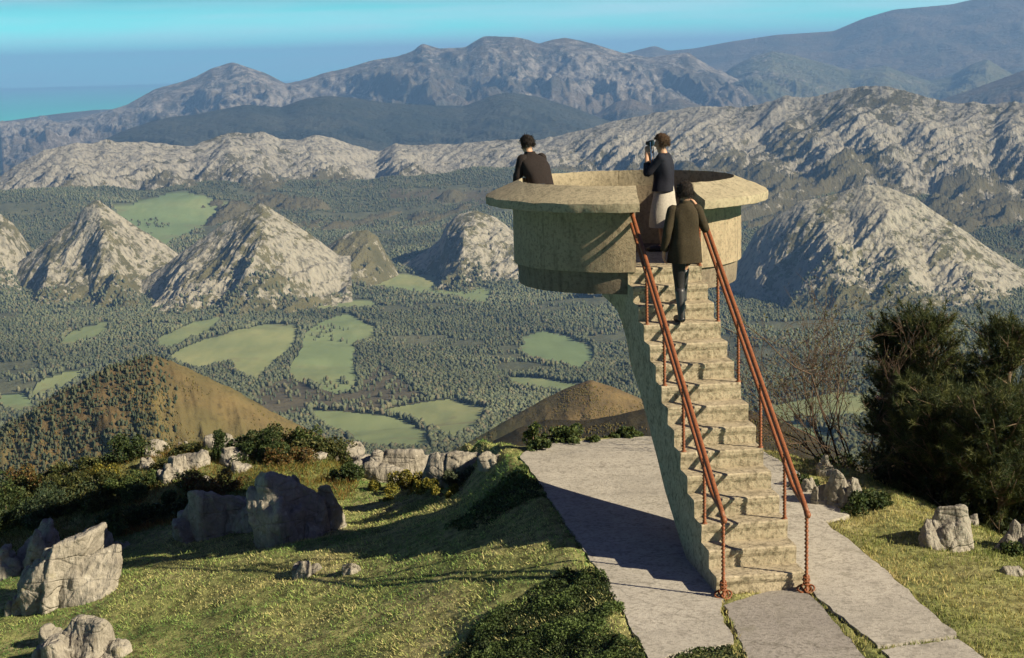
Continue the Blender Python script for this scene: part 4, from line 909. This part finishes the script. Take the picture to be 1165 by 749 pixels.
def bare_bush(label, uv, h, seed, n0=13):
    r = np.random.default_rng(seed); P0 = uv; T = empty('bare_bush', P0); tag(T, label, 'shrub'); m = MB(); tips = []
    def grow(p, d, L, rad, dep):
        P = [p]; dd_ = d
        for _ in range(4):
            dd_ = dd_ + r.normal(0, .16, 3) + np.array([0, 0, .03]); dd_ /= np.linalg.norm(dd_); P.append(P[-1] + dd_ * L / 4)
        V, F = tube(np.array(P), np.linspace(rad, rad * .55, 5), 4 if dep else 5); m.put(V, F)
        if dep >= 4: tips.append(P[-1]); tips.append(P[2]); return
        for q in range(r.integers(2, 5)):
            i = r.integers(2, 5); nd = dd_ + r.normal(0, .5, 3); nd[2] += .1; nd /= np.linalg.norm(nd); grow(P[i], nd, L * r.uniform(.55, .8), max(.0028, rad * .58), dep + 1)
    for _ in range(n0):
        a = r.uniform(0, 6.28); s = r.uniform(.3, 1.1); d = np.array([math.cos(a) * s - .25, math.sin(a) * s * .6, 1.0]); d /= np.linalg.norm(d)
        grow(np.array([math.cos(a) * .12, math.sin(a) * .12, -.1]), d, h * r.uniform(.34, .48), .014, 0)
    d = np.array([-.32, 0, 1.0]); grow(np.array([0, 0, -.1]), d / np.linalg.norm(d), h * .75, .018, 1)
    m.build('branch', M['twig'], T, True); t = np.array(tips); t = t[r.random(len(t)) < .6] + r.normal(0, .03, (int((0 * t[:, 0] + 1).sum() * 0) or 1, 3))
    V, F = leaf_quads(t, .04, r); col = np.array([(.06, .065, .02), (.10, .085, .03), (.04, .05, .018)])[r.integers(0, 3, len(t))]
    add('foliage', mesh_np('foliage', V, F, False, cols={'col': np.repeat(col, 4, 0)}), M['leaf'], T)
simple('twig', (.10, .07, .05), .85, .15, .35, 20)
bare_bush('bare twiggy bush leaning out behind the path right of the stair', on(972, 520, 23.4), 2.9, 341)
shrub('small leafy bush among the twigs of the bare bush', (962, 560), (.55, .4, .42), 2600, .04, MG, 342, base=on(962, 545, 22.6))

# ================================================================== PEOPLE
def skin(name, joints, bones, sub=2):
    """one continuous body grown round a skeleton: joints {name: (pos, radius)}"""
    ks = list(joints); me = bpy.data.meshes.new(name)
    me.from_pydata([joints[k][0] for k in ks], [(ks.index(a), ks.index(b)) for a, b in bones], [])
    o = bpy.data.objects.new(name, me); C.objects.link(o)
    md = o.modifiers.new('skin', 'SKIN'); md.use_smooth_shade = True
    for i, k in enumerate(ks):
        rr = joints[k][1]; me.skin_vertices[0].data[i].radius = rr if isinstance(rr, tuple) else (rr, rr); me.skin_vertices[0].data[i].use_root = (i == 0)
    s2 = o.modifiers.new('sub', 'SUBSURF'); s2.levels = sub; s2.render_levels = sub
    bpy.context.view_layer.update(); dg = bpy.context.evaluated_depsgraph_get()
    out = bpy.data.meshes.new_from_object(o.evaluated_get(dg)); bpy.data.objects.remove(o); bpy.data.meshes.remove(me); return out
def v3(*a): return np.array(a, float)
def hand(J, Bn, side, wrist, fwd, palm_n, curl):
    """palm and five bent fingers; fwd = finger direction, palm_n = the way the palm faces"""
    fwd = fwd / np.linalg.norm(fwd); palm_n = palm_n - fwd * (palm_n @ fwd); palm_n /= np.linalg.norm(palm_n); lat = np.cross(fwd, palm_n) * (1 if side == 'R' else -1)
    J[side + 'palm'] = (wrist + fwd * .045, (.030, .018)); Bn.append((side + 'wrist', side + 'palm'))
    for i, (o, L) in enumerate([(.030, .072), (.010, .080), (-.010, .075), (-.029, .058)]):
        k = wrist + fwd * .088 + lat * o; d = fwd.copy(); J[f'{side}k{i}'] = (k, .0105); Bn.append((side + 'palm', f'{side}k{i}')); p = k; prev = f'{side}k{i}'
        for j, q in enumerate((.45, .32, .23)):
            a = curl * (.6 + .35 * j); d = d * math.cos(a) + palm_n * math.sin(a); d /= np.linalg.norm(d); p = p + d * L * q; nm = f'{side}f{i}{j}'; J[nm] = (p, .0092 - .001 * j); Bn.append((prev, nm)); prev = nm
    t0 = wrist + fwd * .03 + lat * .034 + palm_n * .008; t1 = t0 + (fwd * .6 + lat * .55 + palm_n * .3) * .034; t2 = t1 + (fwd * .85 + lat * .1 + palm_n * .45) * .03
    J[side + 't0'] = (t0, .012); J[side + 't1'] = (t1, .0105); J[side + 't2'] = (t2, .0085); Bn += [(side + 'palm', side + 't0'), (side + 't0', side + 't1'), (side + 't1', side + 't2')]
def loft(rings, n=28, seed=0, fold=.006, cap=True):
    """rings: (centre, half width, half depth) from the hem up, seen along local x and y"""
    c = spline(np.array([r[0] for r in rings], float), 6); w = spline(np.array([(r[1], r[2], 0) for r in rings], float), 6); a = np.arange(n) / n * 2 * math.pi
    V = np.zeros((len(c), n, 3)); V[..., 0] = c[:, :1] + w[:, :1] * np.sign(np.cos(a)) * np.abs(np.cos(a)) ** .85; V[..., 1] = c[:, 1:2] + w[:, 1:2] * np.sign(np.sin(a)) * np.abs(np.sin(a)) ** .85; V[..., 2] = c[:, 2:]
    fo = fold * fbm(V[..., 0] * 9, V[..., 1] * 9, V[..., 2] * 4, o=3, s=seed) + fold * .8 * fbm(a[None] * 2 + 0 * c[:, :1], c[:, 2:] * 1.2 + 0 * a[None], o=2, s=seed + 1)
    V[..., 0] += fo * np.cos(a) * 2; V[..., 1] += fo * np.sin(a) * 2
    V = V.reshape(-1, 3); F = [grid_faces(len(c), n, True)]
    if cap:
        V = np.concatenate([V, c[-1:]]); i = np.arange(n); b = (len(c) - 1) * n; F.append(np.stack([b + i, b + (i + 1) % n, np.full(n, len(V) - 1)], 1))
    return V, F
def limb_cloth(pts, rad, k=14, seed=0, fold=.006):
    P = spline(np.array(pts), 7); R = np.interp(np.linspace(0, 1, len(P)), np.linspace(0, 1, len(rad)), rad); V, F = tube(P, R, k)
    n = fbm(V[:, 0] * 14, V[:, 1] * 14, V[:, 2] * 14, o=3, s=seed) * fold; V[:, 0] += n; V[:, 1] += n; return V, F
simple('skin_tone', (.42, .24, .15), .55, .35, .12, 20); simple('dark_hair', (.016, .012, .010), .8, .2, .4, 90); simple('brown_hair', (.05, .030, .017), .8, .2, .4, 90)
simple('brown_coat', (.038, .030, .018), .9, .15, .3, 60, 0, .003); simple('navy_jacket', (.012, .014, .022), .85, .2, .3, 60, 0, .003); simple('dark_pullover', (.020, .016, .015), .9, .15, .3, 60, 0, .003)
simple('cream_skirt', (.37, .35, .30), .85, .2, .12, 40, 0, .003); simple('black_trousers', (.012, .012, .013), .7, .3, .3, 50, 0, .003); simple('black_boots', (.03, .030, .032), .42, .4, .3, 12)
simple('dark_shoes', (.018, .014, .012), .4, .5, .3, 30); simple('camera_black', (.012, .012, .013), .4, .5, .2, 40); simple('blue_strap', (.12, .22, .42), .7, .2, .2, 40); simple('lens_glass', (.02, .02, .03), .08, .6, .1, 10); simple('eye_white', (.6, .58, .55), .3, .5, .05, 10); simple('lips', (.30, .10, .08), .5, .3, .1, 20); simple('steel', (.45, .45, .46), .3, .5, .1, 30, 1)
def person(loc, rz, h, label, P, group=None):
    """P holds joint positions for a body h tall, local: +Y forward, +X right, feet on z = 0"""
    T = empty('person', loc, rz); tag(T, label, 'person', group)
    J, Bn = {}, []
    J['pelvis'] = (P['pelvis'], (.125, .095)); J['waist'] = (P['waist'], (.115, .085)); J['chest'] = (P['chest'], (.115, .078)); J['neckb'] = (P['neck'], .052)
    hd = P['head']; up = hd - P['neck']; up /= np.linalg.norm(up); fc = P['face'] - up * (P['face'] @ up); fc /= np.linalg.norm(fc); lt = np.cross(fc, up)
    J['jaw'] = (hd - up * .055 + fc * .018, .064); J['skull'] = (hd + up * .015 - fc * .004, (.080, .088)); J['crown'] = (hd + up * .085 - fc * .012, .056)
    J['nose'] = (hd - up * .012 + fc * .108, .011); J['earR'] = (hd - up * .01 + lt * .088 - fc * .01, .014); J['earL'] = (hd - up * .01 - lt * .088 - fc * .01, .014)
    Bn += [('pelvis', 'waist'), ('waist', 'chest'), ('chest', 'neckb'), ('neckb', 'jaw'), ('jaw', 'skull'), ('skull', 'crown'), ('skull', 'nose'), ('skull', 'earR'), ('skull', 'earL')]
    for s in 'LR':
        J[s + 'sh'] = (P[s + 'sh'], .048); J[s + 'el'] = (P[s + 'el'], .040); J[s + 'wrist'] = (P[s + 'wr'], (.029, .023)); Bn += [('chest', s + 'sh'), (s + 'sh', s + 'el'), (s + 'el', s + 'wrist')]
        hand(J, Bn, s, P[s + 'wr'], P[s + 'hf'], P[s + 'hn'], P.get('curl', .45))
        J[s + 'hip'] = (P[s + 'hip'], .082); J[s + 'kn'] = (P[s + 'kn'], .056); J[s + 'an'] = (P[s + 'an'], .040); J[s + 'toe'] = (P[s + 'toe'], .032); Bn += [('pelvis', s + 'hip'), (s + 'hip', s + 'kn'), (s + 'kn', s + 'an'), (s + 'an', s + 'toe')]
    add('body', skin('body', J, Bn), M['skin_tone'], T)
    # hair: a cap over the skull, low on the nape
    V, F = ICO[4]; V = V.copy(); k = V @ np.array([0, 1, 0])
    hv = np.stack([V @ v3(1, 0, 0) * .095, V @ v3(0, 1, 0) * .106, V @ v3(0, 0, 1) * .108], 1)
    front = (V[:, 1] > .25) & (V[:, 2] < .45); lowb = (V[:, 2] < P.get('hairlow', -.62)); cut = front | lowb; hv[cut] *= .62
    nz = fbm(V[:, 0] * 5, V[:, 1] * 5, V[:, 2] * 3, o=4, s=int(h * 100), g=.65); hv = hv * (1.02 + nz[:, None] * .16)
    Rm = np.stack([lt, fc, up], 1); hv = hv @ Rm.T + hd + up * .028 - fc * .014
    c0 = hd + up * .028 - fc * .014; hv = c0 + (hv - c0) * P.get('hairsize', 1.0)
    rr_ = np.random.default_rng(int(h * 1000)); ok = np.where(~cut)[0]; ii = rr_.choice(ok, 1500); o_ = hv[ii] - c0; o_ /= np.linalg.norm(o_, axis=1)[:, None]
    dn = -up[None] + rr_.normal(0, .55, (1500, 3)) + o_ * .35; sd_ = np.cross(o_, dn); sd_ /= np.linalg.norm(sd_, axis=1)[:, None] + 1e-9; b_ = hv[ii] - o_ * .004; L_ = rr_.uniform(.02, .05, (1500, 1))
    m = MB(); m.put(hv, F); m.put(np.stack([b_ - sd_ * .003, b_ + sd_ * .003, b_ + dn / np.linalg.norm(dn, axis=1)[:, None] * L_ + o_ * .008], 1).reshape(-1, 3), np.arange(4500).reshape(-1, 3))
    m.build('hair', M[P['hair']], T, True)
    for s in (-1, 1):
        V, F = ICO[2]; MB().put(V * .012 + hd + up * .012 + fc * .083 + lt * s * .032, F).build('eye', M['eye_white'], T, True)
    V, F = ICO[2]; MB().put(V @ np.diag([.022, .008, .006]) @ Rm.T + hd - up * .055 + fc * .084, F).build('mouth', M['lips'], T, True)
    return T
def std(h, **kw):
    k = h / 1.72
    P = dict(pelvis=v3(0, 0, .93), waist=v3(0, .0, 1.08), chest=v3(0, .0, 1.30), neck=v3(0, -.005, 1.455), head=v3(0, .02, 1.60), face=v3(0, 1, 0),
             Lsh=v3(-.175, 0, 1.39), Rsh=v3(.175, 0, 1.39), Lel=v3(-.23, -.03, 1.10), Rel=v3(.23, -.03, 1.10), Lwr=v3(-.24, .03, .85), Rwr=v3(.24, .03, .85),
             Lhf=v3(0, .05, -1), Rhf=v3(0, .05, -1), Lhn=v3(1, 0, 0), Rhn=v3(-1, 0, 0), Lhip=v3(-.09, 0, .88), Rhip=v3(.09, 0, .88), Lkn=v3(-.095, .02, .48), Rkn=v3(.095, .02, .48),
             Lan=v3(-.095, -.01, .08), Ran=v3(.095, -.01, .08), Ltoe=v3(-.105, .15, .035), Rtoe=v3(.105, .15, .035), hair='dark_hair')
    P.update(kw)
    for q in list(P):
        if isinstance(P[q], np.ndarray) and q not in ('face', 'Lhf', 'Rhf', 'Lhn', 'Rhn'): P[q] = P[q] * k
    return P
def sleeves(m, P, r0=.068, r1=.042, seed=0, end=.93):
    for s in 'LR':
        w = P[s + 'el'] + (P[s + 'wr'] - P[s + 'el']) * end; sh = P[s + 'sh']
        V, F = limb_cloth([sh + v3(0, 0, .012) + (P['chest'] - sh) * .18, sh, (sh + P[s + 'el']) / 2, P[s + 'el'], (P[s + 'el'] + w) / 2, w], [r0 * .95, r0, r0 * .92, r0 * .8, r1 * 1.1, r1], seed=seed); m.put(V, F)
def legs(m, P, r=(.092, .078, .062, .052), seed=0, end=1.0):
    for s in 'LR':
        V, F = limb_cloth([P[s + 'hip'] + v3(0, 0, .06), (P[s + 'hip'] + P[s + 'kn']) / 2, P[s + 'kn'], P[s + 'kn'] + (P[s + 'an'] - P[s + 'kn']) * end], r, seed=seed); m.put(V, F)
def shoes(T, P, mat, seed=0, shaft=0.0):
    for s in 'LR':
        m = MB(); a, t = P[s + 'an'], P[s + 'toe']; d = t - a; d[2] = 0; d /= np.linalg.norm(d)
        V, F = limb_cloth([v3(a[0], a[1], t[2] + .012) - d * .055, v3(a[0], a[1], t[2] + .016), (a + t) / 2 * v3(1, 1, 0) + v3(0, 0, t[2] + .010), t + d * .03, t + d * .085], [.026, .044, .046, .043, .018], seed=seed, fold=.001)
        V[:, 2] = np.maximum(V[:, 2], t[2] - .034); m.put(V, F)
        V, F = limb_cloth([v3(a[0], a[1], t[2]), a + v3(0, 0, .03), a + (P[s + 'kn'] - a) * max(shaft, .12)], [.046, .045, .062 if shaft else .045], seed=seed, fold=.004); m.put(V, F)
        m.build('boot' if shaft else 'shoe', M[mat], T, True)

# the one climbing the stair, back to us
P = std(1.70, Lsh=v3(-.155, 0, 1.385), Rsh=v3(.155, 0, 1.385), Lel=v3(-.235, -.05, 1.13), Lwr=v3(-.26, .03, .885), Rel=v3(.255, .02, 1.15), Rwr=v3(.20, .17, 1.385), Rhf=v3(-.35, .25, .85), Rhn=v3(-.6, .3, -.1), head=v3(.012, .03, 1.60), face=v3(.35, 1, 0),
        Lan=v3(-.06, -.03, .08), Ran=v3(.05, .33, .275), Ltoe=v3(-.075, .13, .035), Rtoe=v3(.065, .48, .23), Lkn=v3(-.07, .03, .48), Rkn=v3(.06, .31, .68), curl=.55, hairlow=-.85, hairsize=1.04)
q = st(11 * TR + .03, .525, 12 * RS + .004)
T = person(q, A, 1.70, 'person in a long dark brown coat and black boots climbing the stair, seen from behind', P)
m = MB(); V, F = loft([((0, .03, .74), .215, .185), ((0, .01, .95), .185, .155), ((0, 0, 1.08), .165, .13), ((0, 0, 1.25), .175, .13), ((0, 0, 1.36), .158, .115), ((0, -.005, 1.42), .115, .092), ((0, -.003, 1.465), .066, .066)], seed=1, fold=.012); m.put(V, F); sleeves(m, P, .066, .048, 2)
m.build('coat', M['brown_coat'], T, True)
m = MB(); legs(m, P, (.092, .078, .06, .05), 3, .6); V, F = loft([((0, 0, .80), .15, .12), ((0, 0, .92), .16, .12), ((0, 0, 1.04), .15, .11)], seed=4); m.put(V, F); m.build('trousers', M['black_trousers'], T, True); shoes(T, P, 'black_boots', 5, .86)
m = MB(); V, F = loft([((0, 0, 1.43), .07, .065), ((0, .0, 1.47), .066, .066), ((0, .0, 1.49), .062, .062)], seed=8, fold=.002); m.put(V, F); m.build('collar', M['brown_coat'], T, True)

# the one with the camera inside the drum, in profile to the left
P = std(1.57, Lel=v3(-.19, .20, 1.17), Rel=v3(.19, .20, 1.17), Lwr=v3(-.075, .235, 1.43), Rwr=v3(.075, .225, 1.43), Lhf=v3(.25, -.05, 1), Rhf=v3(-.25, -.05, 1), Lhn=v3(1, -.2, 0), Rhn=v3(-1, -.2, 0), curl=.6, hair='brown_hair', hairlow=-.7, head=v3(0, .03, 1.60))
q2 = atY(755, 217, 22.75); q2 = v3(q2[0], q2[1], 2.897); RZ2 = R_(72)
T2 = person(q2, RZ2, 1.57, 'person in a dark navy jacket and cream skirt standing in the drum, raising a camera', P)
k = 1.57 / 1.72
S = lambda rings: [((c[0] * k, c[1] * k, c[2] * k), a * k, b * k) for c, a, b in rings]
m = MB(); V, F = loft(S([((0, 0, .90), .205, .155), ((0, 0, 1.06), .18, .14), ((0, 0, 1.25), .20, .14), ((0, 0, 1.36), .195, .12), ((0, -.005, 1.42), .13, .09), ((0, -.003, 1.46), .065, .065)]), seed=11, fold=.008); m.put(V, F); sleeves(m, P, .064, .046, 12, .55); m.build('jacket', M['navy_jacket'], T2, True)
m = MB(); V, F = loft(S([((0, 0, .36), .235, .21), ((0, 0, .66), .21, .18), ((0, 0, .88), .18, .145), ((0, 0, 1.02), .15, .12)]), seed=14, fold=.012); m.put(V, F); m.build('skirt', M['cream_skirt'], T2, True)
shoes(T2, P, 'dark_shoes', 15)
cp = P['head'] + v3(0, .135, .005) * 1.0
cz, sz_ = math.cos(RZ2), math.sin(RZ2); cw = v3(q2[0] + cp[0] * cz - cp[1] * sz_, q2[1] + cp[0] * sz_ + cp[1] * cz, q2[2] + cp[2])
CT = empty('camera', cw, RZ2); tag(CT, 'small black camera with a blue strap held to the eye in the drum', 'camera')
def rbox(sx, sy, sz, bev=.006):
    bm = bmesh.new(); bmesh.ops.create_cube(bm, size=1); bmesh.ops.scale(bm, vec=(sx, sy, sz), verts=bm.verts); bmesh.ops.bevel(bm, geom=bm.edges[:], offset=bev, segments=2, affect='EDGES'); me = bpy.data.meshes.new('box'); bm.to_mesh(me); bm.free(); return me
add('camera_body', rbox(.13, .045, .08), M['camera_black'], CT); m = MB(); V, F = tube([(0, .02, 0), (0, .05, 0), (0, .052, 0), (0, .075, 0)], [.03, .03, .026, .026], 16); m.put(V, F); m.build('lens', M['camera_black'], CT, True)
m = MB(); V, F = tube([(0, .0755, 0), (0, .077, 0)], [.022, .021], 16); m.put(V, F); m.build('lens_glass', M['lens_glass'], CT, True)
m = MB(); V, F = tube(spline([(-.065, 0, .02), (-.085, -.01, -.10), (-.075, -.015, -.28), (-.05, -.02, -.42), (-.03, -.03, -.28), (.0, -.03, -.14), (.065, 0, .02)], 6), .006, 6); m.put(V, F); m.build('strap', M['blue_strap'], CT, True)

# the one leaning on the far left of the parapet
P = std(1.66, pelvis=v3(0, .02, .92), waist=v3(0, .08, 1.07), chest=v3(0, .20, 1.25), neck=v3(0, .285, 1.385), head=v3(0, .335, 1.525), face=v3(.1, 1, -.12), Lsh=v3(-.18, .235, 1.325), Rsh=v3(.18, .235, 1.325),
        Lel=v3(-.245, .27, 1.05), Rel=v3(.245, .27, 1.05), Lwr=v3(-.10, .47, 1.10), Rwr=v3(.08, .49, 1.12), Lhf=v3(1, .2, -.05), Rhf=v3(-1, .2, -.02), Lhn=v3(0, 0, -1), Rhn=v3(0, 0, -1), curl=.3)
RZ1 = R_(38); hx = atY(603, 170, 23.0); k1 = 1.66 / 1.72
ox, oy = -math.sin(RZ1) * .27 * k1, math.cos(RZ1) * .27 * k1
T1 = person(v3(hx[0] - ox, hx[1] - oy, 2.897), RZ1, 1.66, 'person in a dark pullover leaning on the far left of the parapet, back turned', P)
S = lambda rings: [((c[0] * k1, c[1] * k1, c[2] * k1), a * k1, b * k1) for c, a, b in rings]
m = MB(); V, F = loft(S([((0, .02, .90), .19, .15), ((0, .08, 1.05), .19, .15), ((0, .16, 1.20), .215, .16), ((0, .215, 1.30), .215, .145), ((0, .25, 1.36), .16, .115), ((0, .275, 1.40), .078, .075), ((0, .285, 1.43), .068, .066)]), seed=21, fold=.009); m.put(V, F); sleeves(m, P, .070, .048, 22); m.build('pullover', M['dark_pullover'], T1, True)
m = MB(); legs(m, P, (.094, .082, .07, .06), 23); V, F = loft(S([((0, .0, .80), .16, .12), ((0, .02, .90), .165, .125), ((0, .04, 1.0), .16, .12)]), seed=24); m.put(V, F); m.build('trousers', M['black_trousers'], T1, True); shoes(T1, P, 'dark_shoes', 25)

# ================================================================== THE AIR
hz_ = NB('haze_air'); nt = hz_.nt; nt.nodes.remove(hz_.b); pv_ = hz_.n('ShaderNodeVolumePrincipled')
pv_.inputs['Color'].default_value = (.26, .52, 1.0, 1); pv_.inputs['Density'].default_value = 4.6e-5; pv_.inputs['Anisotropy'].default_value = 0.0
hz_.l(pv_.outputs[0], nt.nodes['Material Output'].inputs['Volume'])
hz_.m.cycles.homogeneous_volume = True if hasattr(hz_.m.cycles, 'homogeneous_volume') else True
ztop = max(max((o.matrix_world @ Vector(c)).z for c in o.bound_box) for o in C.objects if o.type == 'MESH') + 30
bm = bmesh.new(); bmesh.ops.create_cube(bm, size=1); bmesh.ops.scale(bm, vec=(104000, 69000, ztop + 1100), verts=bm.verts); bmesh.ops.translate(bm, vec=(0, 32000, (ztop - 1100) / 2), verts=bm.verts)
me = bpy.data.meshes.new('haze'); bm.to_mesh(me); bm.free(); tag(add('haze', me, hz_.m), 'pale blue air haze over the valley and far ranges', 'haze', kind='stuff')
